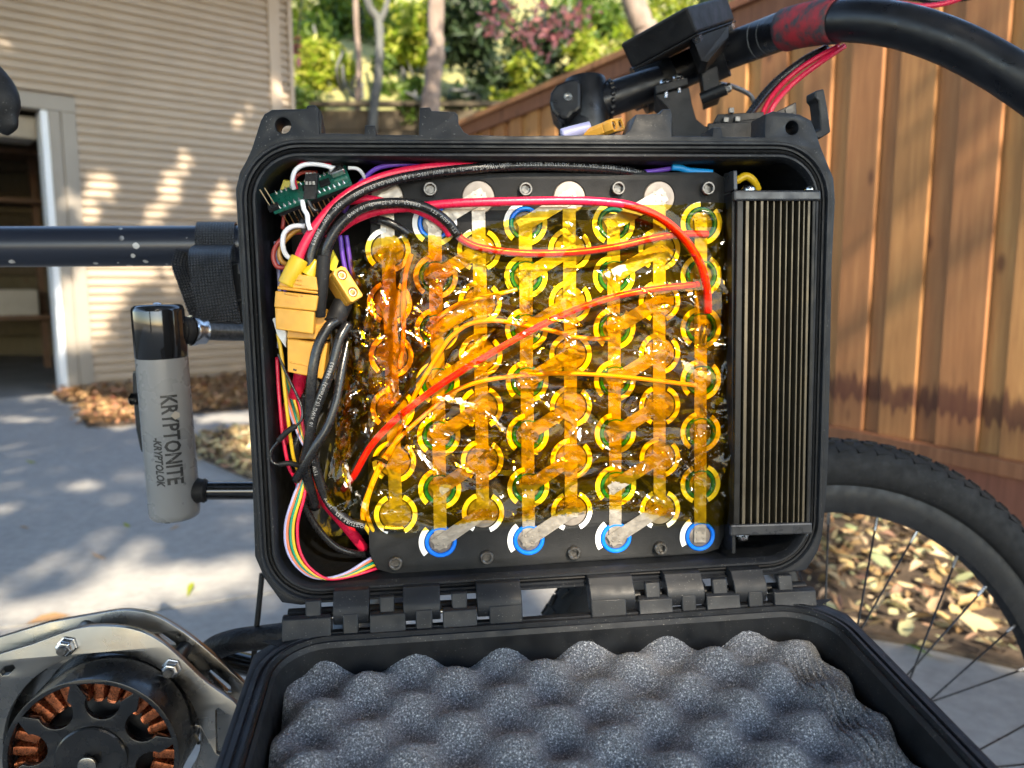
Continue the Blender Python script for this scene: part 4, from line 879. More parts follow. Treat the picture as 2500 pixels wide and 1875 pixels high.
cable('cable', 'longest red cable under the film rising diagonally from lower left to upper right', [(838, 1195, -36), (848, 1182, -20), (866, 1158, -10), (905, 1090, -8.5), (960, 1030, -8), (1040, 965, -8), (1120, 910, -8), (1200, 862, -8), (1300, 805, -8), (1400, 758, -8), (1500, 725, -8), (1590, 707, -8.3), (1660, 699, -8.8), (1708, 694, -10)], 1.85, 'wred_deep', group='red cables under the amber film')
for lab, P in (('yellow lead under the film arching to the lower right of the cells', [(905, 1305, -16), (888, 1275, -11), (886, 1245, -9), (900, 1200, -9), (930, 1130, -8.6), (975, 1070, -8.4), (1040, 1010, -8.4), (1100, 960, -8.4), (1180, 930, -8.4), (1300, 914, -8.4), (1400, 912, -8.4), (1500, 918, -8.4), (1600, 929, -8.6), (1700, 941, -9)]),
               ('yellow lead under the film curling over the middle rows', [(918, 1308, -16), (900, 1270, -11), (895, 1235, -9), (915, 1170, -9), (960, 1090, -8.8), (985, 1030, -8.8), (1020, 950, -8.6), (1080, 850, -8.6), (1110, 815, -8.6), (1150, 790, -8.6), (1210, 783, -8.6), (1270, 792, -8.6), (1340, 806, -8.6), (1400, 822, -8.6), (1450, 827, -8.8), (1488, 826, -9)]),
               ('yellow lead under the film pointing to the second cell column', [(1055, 790, -9), (1090, 760, -8.6), (1140, 735, -8.6), (1200, 722, -8.6), (1262, 706, -9)]),
               ('yellow lead standing upright under the dark left folds of the film', [(975, 900, -9), (985, 820, -8.6), (985, 740, -8.4), (990, 670, -8.6), (1004, 620, -9)])):
    cable('lead_wire', lab, P, 1.25, 'wyellow', 'wire', 'yellow leads under the amber film')
cable('lead_wire', 'thin black lead under the film crossing beside the yellow ones', [(950, 1010, -9), (1000, 950, -9), (1050, 890, -9), (1110, 820, -9)], .9, 'wblack', 'wire', 'thin leads beside the amber film')
# black cable bundle left of the cells
cable('cable', 'black cable bending down from the dark boot, left strand of the bundle', [(822, 782, 2), (800, 800, 5), (775, 850, 7), (762, 920, 8), (757, 1000, 6), (758, 1060, 3), (770, 1140, -4), (800, 1220, -8), (845, 1268, -8), (890, 1283, -9)], 2.7, 'wblack', group='black cable bundle', text=[(.60, 'TEW  MTW  OR', 0), (.90, 'MOISTURE RES   1000V', 0)])
cable('cable', 'black cable in the middle of the bundle with lettering down its length', [(850, 790, 0), (828, 830, 4), (812, 890, 6), (790, 950, 7), (765, 1020, 6), (752, 1090, 4), (745, 1140, 0), (770, 1240, -14)], 2.7, 'wblack', group='black cable bundle', text=[(.36, '10 AWG (5.27mm2)  E88853', 0)])
cable('cable', 'black cable on the right of the bundle swinging down to the left', [(850, 830, -6), (835, 900, 0), (820, 980, 5), (800, 1040, 7), (770, 1090, 8), (745, 1135, 6), (722, 1172, 0)], 2.4, 'wblack', group='black cable bundle')
cable('cable', 'black cable sweeping low in front of the dark case wall to the pack corner', [(727, 1165, -12), (742, 1230, -16), (775, 1290, -20), (820, 1335, -24), (870, 1352, -28), (905, 1355, -32)], 2.0, 'wblack', group='black cable bundle')
cable('cable', 'dark black cable behind the bundle beside the yellow plugs', [(745, 960, -18), (738, 1030, -20), (722, 1090, -18), (722, 1140, -20)], 2.4, 'wblack', group='black cable bundle')
cable('cable', 'dark red cable deep behind the bundle at the lower left', [(750, 1165, -24), (790, 1220, -26), (850, 1290, -30), (890, 1340, -36)], 3.2, 'wred', group='thick power cables')
cable('cable', 'deep red cable below the lower yellow plug', [(735, 905, -10), (726, 950, -16), (700, 1010, -26), (690, 1080, -34)], 3.6, 'wred', group='thick power cables')
# thin coloured leads on the left
def thin(lab, pts, mat, r=.85): return cable('lead_wire', lab, pts, r, mat, 'wire', 'thin coloured leads on the left of the case', seg=8)
low = [('white-lilac lead, outermost of the five curving round the lower left corner', 'wlilac', 0), ('salmon orange lead in the lower left corner loop', 'worange', 5), ('green lead in the lower left corner loop', 'wgreen', 13), ('yellow lead in the lower left corner loop', 'wyellow', 19), ('red lead, innermost of the five in the lower left corner loop', 'wred', 29)]
for k, (lab, mat, dx) in enumerate(low):
    thin(lab, [(690 + dx * .3, 905, -20), (700 + dx, 980, -16), (728 + dx * .5, 1060, -12), (746 + dx * .3, 1100, -9), (741 + dx * .35, 1150, -8), (716 + dx * .9, 1215, -6), (698 + dx, 1275, -5), (698 + dx * 1.05, 1330, -4), (716 + dx * 1.0, 1372, -4), (752 + dx * .75, 1404 - dx * .12, -5), (795 + dx * .35, 1412 + dx * .05, -6), (845 + dx * .35, 1399 + dx * .28, -8), (893 + dx * .5, 1370 + dx * .75, -12), (920 + dx, 1355 + dx * .75, -26)], mat)
thin('red lead hanging straight down the left case wall', [(676, 872, -10), (680, 950, -8), (690, 1060, -6), (704, 1135, -6), (718, 1165, -8), (735, 1205, -16), (750, 1207, -22)], 'wred', 1.0)
thin('yellow lead hanging down from the white plug beside the yellow connectors', [(678, 815, -6), (688, 870, -4), (696, 960, -3), (708, 1060, -4), (720, 1130, -8), (745, 1180, -12), (765, 1228, -14)], 'wyellow', 1.0)
thin('black lead with grey sleeve loop hanging out over the case rim', [(678, 862, -4), (696, 905, -2), (725, 965, 1), (738, 1000, 3), (733, 1030, 4), (700, 1055, 4), (676, 1082, 3), (663, 1100, 3), (661, 1120, 3), (668, 1130, 3), (684, 1134, 3), (705, 1130, 2), (735, 1138, -2)], 'wblack', .75)
cable('heat_shrink_sleeve', 'grey-black shrink sleeve on the thin loop, upper piece', [(722, 1040, 4.2), (700, 1055, 4.2), (680, 1076, 3.4)], 1.5, 'gasket', 'sleeve', 'shrink sleeves on the thin black loop'); cable('heat_shrink_sleeve', 'grey-black shrink sleeve on the thin loop, lower piece', [(681, 1134, 3), (705, 1131, 2), (730, 1137, -1)], 1.4, 'gasket', 'sleeve', 'shrink sleeves on the thin black loop')
# top left thin leads
thin('white lead arching over the green circuit board', [(718, 462, -8), (714, 440, -6), (722, 415, -6), (745, 402, -6), (780, 402, -8), (825, 413, -10)], 'wwhite', 1.2)
thin('red lead arching just behind the white one over the circuit board', [(724, 462, -11), (718, 432, -9), (727, 408, -9), (755, 396, -9), (800, 402, -12), (825, 410, -14)], 'wred', 1.0)
thin('white lead running right from the metal socket on the circuit board', [(850, 410, -12), (872, 412, -12), (886, 426, -14), (895, 450, -20)], 'wwhite', 1.0)
thin('brick red lead behind the black header plug', [(690, 560, -20), (700, 470, -22), (730, 425, -22), (775, 420, -24)], 'wbrick', 1.1)
thin('white lead with loop below the circuit board', [(745, 552, -2), (715, 553, -2), (695, 568, -2), (690, 595, -2), (697, 620, -3), (714, 634, -4), (735, 645, -8)], 'wwhite', 1.3)
thin('ochre lead looping beside the white one', [(750, 556, -6), (720, 565, -6), (694, 590, -6), (682, 618, -6), (690, 640, -6), (716, 648, -8), (740, 652, -10)], 'wbrown', 1.3)
thin('brick red lead, outermost loop below the circuit board', [(752, 566, -9), (712, 570, -9), (680, 592, -9), (667, 622, -9), (676, 650, -9), (700, 652, -10), (725, 645, -12)], 'wbrick', 1.3)
thin('violet lead along the top left inside edge of the case', [(840, 520, -22), (862, 470, -20), (895, 430, -16), (930, 408, -14), (1000, 400, -14), (1100, 400, -16), (1250, 401, -20), (1400, 408, -20), (1500, 418, -19), (1570, 420, -18), (1650, 410, -17)], 'wpurple', 1.3)
thin('violet lead dropping beside the black boot left of the film', [(830, 575, -14), (836, 620, -14), (845, 665, -14), (860, 700, -18)], 'wpurple', 1.3); thin('second violet lead dropping left of the film', [(845, 575, -16), (852, 620, -16), (860, 665, -16), (880, 700, -20)], 'wpurple', 1.3)
thin('lilac lead down the left wall behind the loops', [(672, 590, -26), (680, 660, -24), (684, 760, -24), (680, 850, -22)], 'wlilac', 1.0); thin('violet-blue lead down the left wall', [(690, 640, -26), (695, 720, -24), (692, 800, -24)], 'wpurple', 1.0)
cable('crimp_sleeve', 'bright blue shrink sleeve on the violet lead near the top right of the pack', [(1640, 408, -15), (1660, 410, -15), (1680, 417, -15), (1700, 419, -15.5), (1738, 422, -16)], 1.9, 'cyan', 'sleeve')
cable('cable', 'yellow cable looping over the top of the finned controller', [(1765, 440, -24), (1785, 444, -22), (1800, 440, -20), (1820, 430, -20), (1838, 440, -20), (1850, 462, -24)], 2.2, 'shrinky')
cable('heat_shrink_sleeve', 'clear-yellow shrink sleeve over the red cable at the top yellow plug', [(700, 695, 7), (716, 662, 7), (732, 632, 6)], 4.6, 'shrinky', 'sleeve', 'shrink sleeves on the power cables')
b = MB(); P = catmull([CL(752, 672, 5), CL(762, 655, 5), CL(772, 634, 5)], 6); b.tube(P, np.linspace(4.8, 1.4, len(P)) * mm, 12); b.obj('heat_shrink_sleeve', MT['shrinky'], None, MC, smooth=180, label='torn yellow shrink sleeve on the black cable beside the red one', cat='sleeve', group='shrink sleeves on the power cables')
cable('heat_shrink_sleeve', 'black shrink sleeve over the black cable leaving the second plug', [(790, 625, 4), (786, 680, 5), (780, 740, 4), (778, 770, 2)], 3.6, 'gasket', 'sleeve', 'shrink sleeves on the power cables')
cable('cable_boot', 'dull black cable boot behind the gold-faced plug', [(838, 740, -6), (826, 765, -4), (815, 790, 0)], 5.2, 'gasket', 'cable boot')
cable('cable_tie', 'black cable tie round the yellow leads near the bottom left of the film', [(908, 1122, -7), (918, 1118, -6), (932, 1122, -6), (945, 1130, -7)], 1.1, 'gasket', 'cable tie')
cable('cable_lug', 'tinned bare cable end soldered to the lower left cell', [(938, 1288, -9.5), (960, 1290, -10), (985, 1289, -11)], 1.9, 'steel', 'cable end')
cable('power_lug', 'bare metal lug soldered to the right nickel strip under the film', [(1722, 790, -10), (1718, 815, -10), (1714, 838, -11)], 1.3, 'steel', 'cable end')

# ================================================================== PLUGS
def xt(name, lab, polys, group=None, cat='connector'):
    p0 = polys[0]; c = CL(sum(p[0] for p in p0[0]) / len(p0[0]), sum(p[1] for p in p0[0]) / len(p0[0]), p0[1])
    t = thing(name, lab, cat, MC @ Matrix.Translation(c), group)
    for i, (poly, w1, dep, nm, mat) in enumerate(polys):
        pts = [CL(x, y, w1) for x, y in poly]; b = MB(); n = len(pts)
        b.add([p for p in pts] + [p + Vector((0, 0, -dep * mm)) for p in pts], [tuple(range(n)), tuple(range(2 * n - 1, n - 1, -1))] + [(k, n + k, n + (k + 1) % n, (k + 1) % n) for k in range(n)])
        b.obj(nm, MT[mat], t, MC, smooth=0, bevel=.0007)
    return t
def seg(x0, y0, x1, y1, h=4): 
    d = math.hypot(x1 - x0, y1 - y0); nx_, ny_ = -(y1 - y0) / d * h / 2, (x1 - x0) / d * h / 2
    return [(x0 + nx_, y0 + ny_), (x1 + nx_, y1 + ny_), (x1 - nx_, y1 - ny_), (x0 - nx_, y0 - ny_)]
t1 = xt('power_connector', 'upper bright yellow plug pair with ridged grip, red cable going in', [
    ([(694, 663), (772, 676), (776, 710), (679, 700)], 10, 14, 'plug_shell', 'xt'), ([(677, 698), (776, 712), (775, 718), (676, 706)], 10.8, 15.5, 'plug_collar', 'xt'),
    ([(672, 710), (777, 722), (771, 760), (669, 750)], 11, 16, 'socket_shell', 'xt'), ([(671, 750), (768, 761), (764, 816), (673, 804)], 10.3, 15, 'socket_shell', 'xt')] +
    [(seg(705, 680 + k, 738, 685 + k, 3.4), 10.6, 1.2, 'grip_rib', 'xt') for k in (0, 11)] + [(seg(697, 716, 728, 721, 7), 11.7, 1.2, 'latch_rib', 'xt'), (seg(693, 716, 700, 717, 6), 11.2, .5, 'slot', 'wbrown'), (seg(733, 722, 740, 723, 6), 11.2, .5, 'slot', 'wbrown')], 'yellow power plugs')
t2 = xt('power_connector', 'lower yellow plug pair behind the black cable bundle, stamped near its end', [
    ([(770, 756), (795, 755), (800, 795), (766, 805)], 0, 12, 'plug_collar', 'xt'), ([(702, 806), (798, 795), (802, 830), (700, 826)], 1, 14, 'socket_shell', 'xt'), ([(701, 826), (800, 838), (789, 926), (702, 908)], 2, 14, 'plug_shell', 'xt'),
    (seg(708, 884, 756, 894, 3.5), 2.7, 1, 'grip_rib', 'xt'), (seg(715, 902, 724, 904, 5), 2.2, .5, 'slot', 'lockprint'), (seg(758, 811, 768, 813, 5), 1.2, .5, 'slot', 'lockprint')], 'yellow power plugs')
for body, px, py, w, ang, sz, par in (('XT90', 716, 736, 11.12, -7, .0042, t1), ('AMASS', 735, 900, 2.12, -10, .0022, t2)):
    me = text_mesh('lettering', body, sz, extrude=.0001); p = CL(px, py, w); link('lettering', me, par, MC @ Matrix.Translation(p) @ Matrix.Rotation(R(ang + 180), 4, 'Z'), MT['xt'])
def female(lab, quad_face, depth_vec, M, fr_pts, mat='xt'):
    pass
# gold-faced female plug pointing out of the case to the right
def xt_female(lab, a, c, w0, back, wid, hgt, Mbase, group='yellow power plugs'):
    # a, c: centres of the two sockets on the mouth; back: direction from the mouth into the body (length = body length)
    a, c, bk = Vector(a), Vector(c), Vector(back); ex = (c - a).normalized(); ez = -bk.normalized(); ex = (ex - ez * ex.dot(ez)).normalized(); ey = ez.cross(ex); o = (a + c) / 2; pitch = (c - a).length / 2
    Mx = Mbase @ frame(o, ex, ey, ez); t = thing('power_connector', lab, 'connector', Mx, group); L = bk.length
    hw = pitch + wid; q = hgt
    outl = [(-hw, -q * .55), (-hw + q * .45, -q), (hw - q * .2, -q), (hw, -q * .8), (hw, q * .8), (hw - q * .2, q), (-hw + q * .45, q), (-hw, q * .55)]
    hl = [circ((-pitch, 0), q * .66, 20), circ((pitch, 0), q * .66, 20)]
    link('plug_mouth', plate_mesh('plug_mouth', outl, hl, -.006, 0, .0004), t, Mx, MT['xt'])
    b = MB(); b.prism(outl, -L, -.0061); b.obj('plug_body', MT['xt'], t, Mx, smooth=0, bevel=.0006)
    for sx in (-pitch, pitch):
        b = MB(); b.rev((sx, 0, -.0058), (sx, 0, 1), [(0, q * .52), (.0050, q * .52), (.0050, q * .36), (.0, q * .36)], 20, False, True); b.obj('socket_contact', MT['pin'], t, Mx, smooth=40)
    return t
xt_female('gold-tinted open plug with two round sockets facing out beside the film', CL(836, 671, 6), CL(862, 713, 6), 0, Vector((-.0065, -.0040, -.0135)), .0046, .0043, MC)
# white JST plug and yellow tape bits
xt('wire_connector', 'small white plug left of the yellow connectors', [([(664, 778), (676, 774), (700, 812), (698, 850), (676, 818)], -4, 8, 'plug_shell', 'white')], None)
for lab, poly, w in (('yellow tape scrap behind the left end of the circuit board', [(680, 475), (692, 440), (738, 446), (730, 480)], -20), ('yellow tape scrap behind the right half of the circuit board', [(778, 430), (815, 412), (826, 425), (800, 455)], -22), ('crumpled yellow tape between the black sleeve and the gold plug', [(800, 655), (812, 612), (826, 640), (818, 665)], -8)):
    pts = [CL(x, y, w) for x, y in poly]; c = pts[0]; b = MB(); n = len(pts); P = [p - c for p in pts]; b.add(P + [p + Vector((0, .001, -.003)) for p in P], [tuple(range(n)), tuple(range(2 * n - 1, n - 1, -1))] + [(k, n + k, n + (k + 1) % n, (k + 1) % n) for k in range(n)])
    b.obj('tape_scrap', MT['ytape'], None, MC @ Matrix.Translation(c), smooth=0, label=lab, cat='tape', group='yellow tape scraps')

# ================================================================== CIRCUIT BOARD
pc0, pc1 = CL(668, 519, 0), CL(858, 446, 0); ex = (pc1 - pc0).normalized(); ez0 = Vector((0, 0, 1)); ey0 = ez0.cross(ex).normalized()
ey = (ey0 * math.cos(R(50)) - ez0 * math.sin(R(50))).normalized(); ez = ex.cross(ey)
MPB = MC @ frame((pc0 + pc1) / 2, ex, ey, ez); LB = (pc1 - pc0).length; WB = .020
pcb = thing('circuit_board', 'small green microcontroller board with pin headers at the top left', 'circuit board', MPB)
def pbox(name, x0, x1, y0, y1, z0, z1, mat, bevel=0, rot=None):
    b = MB(); b.box(((x0 + x1) / 2, (y0 + y1) / 2, (z0 + z1) / 2), (x1 - x0, y1 - y0, z1 - z0)); return b.obj(name, MT[mat], pcb, MPB, smooth=0, bevel=bevel)
h = LB / 2
pbox('board', -h, h, 0, WB, -.0016, 0, 'pcb', .0002)
pbox('usb_socket', h - .0095, h - .001, WB - .010, WB + .001, .0, .0042, 'steel', .0009); pbox('chip', .006, .012, .006, .012, 0, .0012, 'print', .0002); pbox('chip', -.004, .0, .010, .014, 0, .001, 'print')
for k in range(14):
    x = -h + .004 + k * (LB - .008) / 13
    for y in (.0022, WB - .0022):
        b = MB(); b.rev((x, y, -.0002), (x, y, 1), [(0, .0010), (.0008, .0008), (.0016, .0003), (.0024, .0002)], 8); b.obj('solder_pin', MT['steel'], pcb, MPB, smooth=60)
pbox('header_strip', -h + .002, h - .002, .0010, .0034, -.0045, -.0017, 'print', .0002); pbox('header_strip', -h + .002, h - .002, WB - .0034, WB - .001, -.0045, -.0017, 'print', .0002)
for k in range(14):
    x = -h + .004 + k * (LB - .008) / 13; pbox('header_pin', x - .0003, x + .0003, .0019, .0025, -.0125, -.0046, 'pin')
for x in (-h - .0005, -h + .0022):
    b = MB(); b.tube([Vector((x, .004, 0)), Vector((x - .001, .006, .0125))], .00035, 6); b.obj('header_pin', MT['pin'], pcb, MPB, smooth=30)
pbox('header_strip', -h - .002, -h + .004, .001, .0055, 0, .0025, 'print', .0002)
jp = thing('jumper_plug', 'black three-way jumper plug standing on the circuit board', 'connector', MC @ Matrix.Translation(CL(758, 455, 0)))
A = [CL(745, 425, 4), CL(776, 422, 4), CL(770, 486, 10), CL(740, 486, 10)]; b = MB(); dz = Vector((.0, .001, -.008)); b.hexa([A[3] + dz, A[2] + dz, A[2], A[3], A[0] + dz, A[1] + dz, A[1], A[0]]); b.obj('plug_shell', MT['print'], jp, MC, smooth=0, bevel=.0004)
for k in range(3):
    p = CL(750 + k * 9, 423.5, 2.5); b = MB(); b.box(p, (.0014, .0008, .0014)); b.obj('contact', MT['bolt'], jp, MC, smooth=0)
    p = CL(749 + k * 8.5, 447, 6.9); b = MB(); b.box(p, (.0013, .0018, .0006)); b.obj('contact', MT['bolt'], jp, MC, smooth=0)
xt('header_plug', 'black single-row plug hanging below the circuit board', [([(727, 545), (738, 530), (765, 590), (752, 602)], -3, 3, 'plug_shell', 'print')], None)
thin('white splice lead hanging from the jumper plug over the red cable', [(738, 488, 8), (742, 510, 8), (750, 525, 8), (752, 545, 8), (758, 562, 8)], 'wwhite', 1.2)
thin('thin black lead hanging from the jumper plug', [(752, 488, 8), (760, 505, 8), (770, 514, 8), (776, 512, 8)], 'wblack', .9)

# ================================================================== AMBER FILM
films = thing('amber_film', 'crumpled glossy amber plastic film laid over the battery cells', 'film', MC)
UC = [([(1100, 560), (1140, 592), (1190, 608), (1280, 618), (1400, 616), (1500, 603), (1590, 583), (1650, 573), (1728, 572)], 9.3), ([(872, 1150), (905, 1090), (960, 1030), (1040, 965), (1120, 910), (1200, 862), (1300, 805), (1400, 758), (1500, 725), (1590, 707), (1708, 694)], 9.8),
      ([(1530, 500), (1590, 520), (1640, 552), (1680, 595), (1712, 650), (1726, 710), (1728, 764)], 12.6), ([(880, 1255), (930, 1130), (1040, 1010), (1100, 960), (1180, 930), (1300, 914), (1400, 912), (1500, 918), (1700, 941)], 6.6), ([(985, 1030), (1080, 850), (1150, 790), (1210, 783), (1340, 806), (1488, 826)], 6.6), ([(975, 900), (985, 740), (1004, 620)], 6.6)]
UC = [(catmull([(x, y, 0) for x, y in P], 8)[:, :2], h_) for P, h_ in UC]
# turned-up fold lips in the film (two ends on the photo, width), tilted to glint the sun into the camera
LIPS = [(1110, 880, 1215, 795, 14), (1055, 960, 1165, 985, 17), (1180, 1000, 1245, 1060, 14), (1005, 1085, 1070, 1150, 16), (1100, 1115, 1165, 1152, 12), (845, 1120, 862, 1190, 15), (862, 1190, 895, 1245, 14), (920, 1245, 985, 1240, 10), (1540, 1195, 1625, 1225, 15), (1655, 880, 1705, 935, 26), (1690, 905, 1748, 920, 26), (1625, 850, 1662, 865, 10), (1500, 690, 1570, 680, 12), (1650, 525, 1770, 512, 14), (1735, 670, 1757, 715, 20), (1380, 710, 1405, 728, 12), (1430, 545, 1490, 600, 9), (1370, 540, 1392, 556, 12), (1190, 640, 1240, 600, 9), (1000, 745, 1042, 770, 10), (930, 700, 947, 745, 12), (985, 800, 1032, 830, 10), (1045, 690, 1080, 722, 8), (1450, 1070, 1502, 1100, 10), (1660, 1110, 1690, 1180, 9), (1230, 1195, 1292, 1212, 8), (880, 790, 892, 832, 10), (955, 915, 967, 955, 12), (1575, 640, 1690, 618, 6), (1300, 660, 1350, 690, 8), (1560, 830, 1590, 880, 8), (1290, 870, 1330, 850, 7), (1420, 960, 1470, 990, 7), (1590, 760, 1640, 745, 7), (1140, 640, 1170, 610, 9), (1480, 560, 1530, 545, 8)]
_lr = np.random.default_rng(21)
for _ in range(70):     # finer creases added for thin sun glints between the broad folds
    cx_, cy_ = _lr.uniform(870, 1770), _lr.uniform(540, 1240); th_ = _lr.normal(.35, .75); hl = _lr.uniform(14, 48)
    LIPS.append((cx_ - hl * math.cos(th_), cy_ - hl * math.sin(th_), cx_ + hl * math.cos(th_), cy_ + hl * math.sin(th_), _lr.uniform(4.5, 9)))
def film_layer(name, poly, base, amp, seed, step=3.2, mat='film', drape=True, left=0.0, rough=1.0, fold=-.45):
    r = np.random.default_rng(seed); P = np.array(poly, float); x0, y0 = P.min(0) - step; x1, y1 = P.max(0) + step
    xs = np.arange(x0, x1 + step, step); ys = np.arange(y0, y1 + step, step); X, Y = np.meshgrid(xs, ys)
    wx_ = sum(a * np.sin(X * fx_ + Y * fy_ + ph) for a, fx_, fy_, ph in ((16, .011, .017, 1.0 + seed), (9, .031, -.024, 2.2 * seed), (5, -.055, .061, .7)))
    wy_ = sum(a * np.sin(X * fx_ + Y * fy_ + ph) for a, fx_, fy_, ph in ((16, -.016, .012, .4 * seed), (9, .027, .033, 1.9), (5, .058, -.05, 2.7 + seed)))
    A_, B_ = X + wx_, Y + wy_; H = np.zeros_like(X)
    for per, am, cnt in ((260, 1.4, 3), (140, .9, 3)):
        for _ in range(cnt):
            th = r.uniform(0, math.pi); ph = r.uniform(0, 1); t = (A_ * math.cos(th) + B_ * math.sin(th)) / (per * r.uniform(.75, 1.3)) + ph; tri = np.abs((t % 1) - .5) * 2
            env = .5 + .5 * np.sin(X * r.uniform(-.02, .02) + Y * r.uniform(-.02, .02) + r.uniform(0, 6)); H += am * (tri - .5) * env
    # crumple facets: flat-sided dimples and peaks around scattered points
    for gap, slope, sign in ((170, .20, 1), (125, .20, -1), (70, .17 * rough, 1), (46, .09 * rough, -1)):
        npt = int((x1 - x0) * (y1 - y0) / gap ** 2) + 3; best = np.full(X.shape, 1e9)
        for _ in range(npt):
            px, py = r.uniform(x0, x1), r.uniform(y0, y1); th = r.uniform(0, 6.28); kx_ = int(r.integers(3, 6)); st = r.uniform(.6, 1.25); R_ = gap * 2.2
            c0, c1 = max(0, int((px - R_ - x0) / step)), int((px + R_ - x0) / step) + 1; r0, r1 = max(0, int((py - R_ - y0) / step)), int((py + R_ - y0) / step) + 1
            dx = X[r0:r1, c0:c1] - px; dy = (Y[r0:r1, c0:c1] - py)
            if dx.size == 0: continue
            d = np.max([dx * math.cos(th + 6.2832 * k / kx_ + .5 * math.sin(k * 2.1 + th)) * (1.0 if k % 2 else st) + dy * math.sin(th + 6.2832 * k / kx_ + .5 * math.sin(k * 2.1 + th)) for k in range(kx_)], 0)
            best[r0:r1, c0:c1] = np.minimum(best[r0:r1, c0:c1], d + r.uniform(0, gap * .25))
        H += sign * slope * np.minimum(best, gap * 1.1) / 4.17
    # long pulled wrinkles
    for _ in range(int(len(P) * 1.5) + (14 if fold < 0 else 45)):
        cx, cy = r.uniform(x0, x1), r.uniform(y0, y1); th = r.normal(fold, .6 if fold < 0 else .25); L_ = r.uniform(60, 190); dx, dy = X - cx, Y - cy
        al = dx * math.cos(th) + dy * math.sin(th); ac = -dx * math.sin(th) + dy * math.cos(th) + .0012 * al ** 2 * r.normal(0, 1)
        wd_ = r.uniform(6, 17); H += r.uniform(.28, .62) * wd_ / 4.17 * np.maximum(0, 1 - np.abs(ac) / wd_) * np.maximum(0, 1 - (al / L_) ** 2)
    H *= amp
    if left: H *= 1 + left * np.clip((1080 - X) / 120, 0, 1)
    H = base + H - np.percentile(H[inpoly(X, Y, poly)], 8)
    if drape:
        D = np.full_like(X, 0.0)
        for C_, h_ in UC:
            d = np.full(X.shape, 1e9)
            for k in range(len(C_) - 1):
                a, c = C_[k], C_[k + 1]; ab = c - a; L2 = ab @ ab + 1e-9; t = np.clip(((X - a[0]) * ab[0] + (Y - a[1]) * ab[1]) / L2, 0, 1); d = np.minimum(d, np.hypot(X - a[0] - t * ab[0], Y - a[1] - t * ab[1]))
            D = np.maximum(D, (h_ + .7) * np.clip(1.35 - d / 40, 0, 1))
        H = np.maximum(H, D + .18 * (H - base))
    eye_ = np.array(MCI @ CAM); sun_ = np.array(MCI.to_3x3() @ SUN)
    for lx0, ly0, lx1, ly1, lw in LIPS:
        xc, yc = (lx0 + lx1) / 2 + r.normal(0, 3), (ly0 + ly1) / 2 + r.normal(0, 3)
        if not inpoly(np.array([xc]), np.array([yc]), poly)[0]: continue
        Ls = math.hypot(lx1 - lx0, ly1 - ly0) / 2; ux_, uy_ = (lx1 - lx0) / 2 / Ls, (ly1 - ly0) / 2 / Ls
        pc_ = np.array(CL(xc, yc, PW)); v_ = eye_ - pc_; v_ /= np.linalg.norm(v_); h_v = v_ + sun_; sx_ = h_v[0] / h_v[2] + r.normal(0, .025); sy_ = h_v[1] / h_v[2] + r.normal(0, .035)
        dx, dy = X - xc, Y - yc; al = dx * ux_ + dy * uy_; ac = dx * -uy_ + dy * ux_; ww = lw * np.sqrt(np.maximum(0, 1 - (al / Ls) ** 2)) * (1 + .25 * np.sin(al * .21 + xc)) / 2
        m = np.clip((ww - np.abs(ac)) / 2.5 + .5, 0, 1) * (np.abs(al) < Ls); Hc = H[int(np.clip((yc - y0) / step, 0, len(ys) - 1)), int(np.clip((xc - x0) / step, 0, len(xs) - 1))] + lw * .03
        H = H * (1 - m) + m * (Hc + (-sx_ * dx + sy_ * dy) / 4.17)
    keep = inpoly(X + .3, Y + .3, poly)
    # drop to the case frame: every vertex is put on its own plane
    W_ = PW + H; ax = np.array([[CL(px, py, PW) for px in xs[::20].tolist() + [xs[-1]]] for py in ys[::20].tolist() + [ys[-1]]])
    pts = np.zeros((*X.shape, 3)); nvec = np.array(MCI.to_3x3() @ Vector((0, 0, 0)))
    eye = np.array(MCI @ CAM)
    rc = np.array([[tuple(MCI.to_3x3() @ ray(px, py)) for px in (xs[0], xs[-1])] for py in (ys[0], ys[-1])])
    fxr = ((X - xs[0]) / (xs[-1] - xs[0]))[..., None]; fyr = ((Y - ys[0]) / (ys[-1] - ys[0]))[..., None]
    Rr = (rc[0, 0] * (1 - fxr) + rc[0, 1] * fxr) * (1 - fyr) + (rc[1, 0] * (1 - fxr) + rc[1, 1] * fxr) * fyr
    tt = (PW * mm - eye[2]) / Rr[..., 2]; pts = eye + Rr * tt[..., None]; pts[..., 2] = W_ * mm     # bulges rise straight out of the pack, not towards the lens
    I = np.arange(X.size).reshape(X.shape); kf = keep[:-1, :-1] & keep[1:, :-1] & keep[:-1, 1:] & keep[1:, 1:]
    F = np.stack([I[:-1, :-1], I[1:, :-1], I[1:, 1:], I[:-1, 1:]], -1)[kf]
    used = np.unique(F); mp = np.zeros(X.size, int); mp[used] = np.arange(len(used))
    return link(name, np_mesh(name, pts.reshape(-1, 3)[used], mp[F], 15), films, MC, MT[mat])
main = [(858, 608), (885, 592), (930, 582), (1005, 570), (1060, 577), (1110, 582), (1128, 572), (1170, 556), (1205, 546), (1275, 528), (1290, 521), (1380, 512), (1480, 503), (1560, 505), (1640, 503), (1700, 496), (1785, 494), (1783, 700), (1779, 900), (1774, 1100), (1772, 1276), (1740, 1280), (1690, 1274), (1640, 1262), (1575, 1252), (1490, 1240), (1400, 1248), (1330, 1262), (1262, 1272), (1180, 1266), (1090, 1285), (1010, 1292), (930, 1284), (870, 1262), (822, 1240), (800, 1215), (808, 1130), (836, 1000), (852, 900), (862, 800), (868, 720)]
film_layer('film_sheet', main, 2.6, .95, 3)
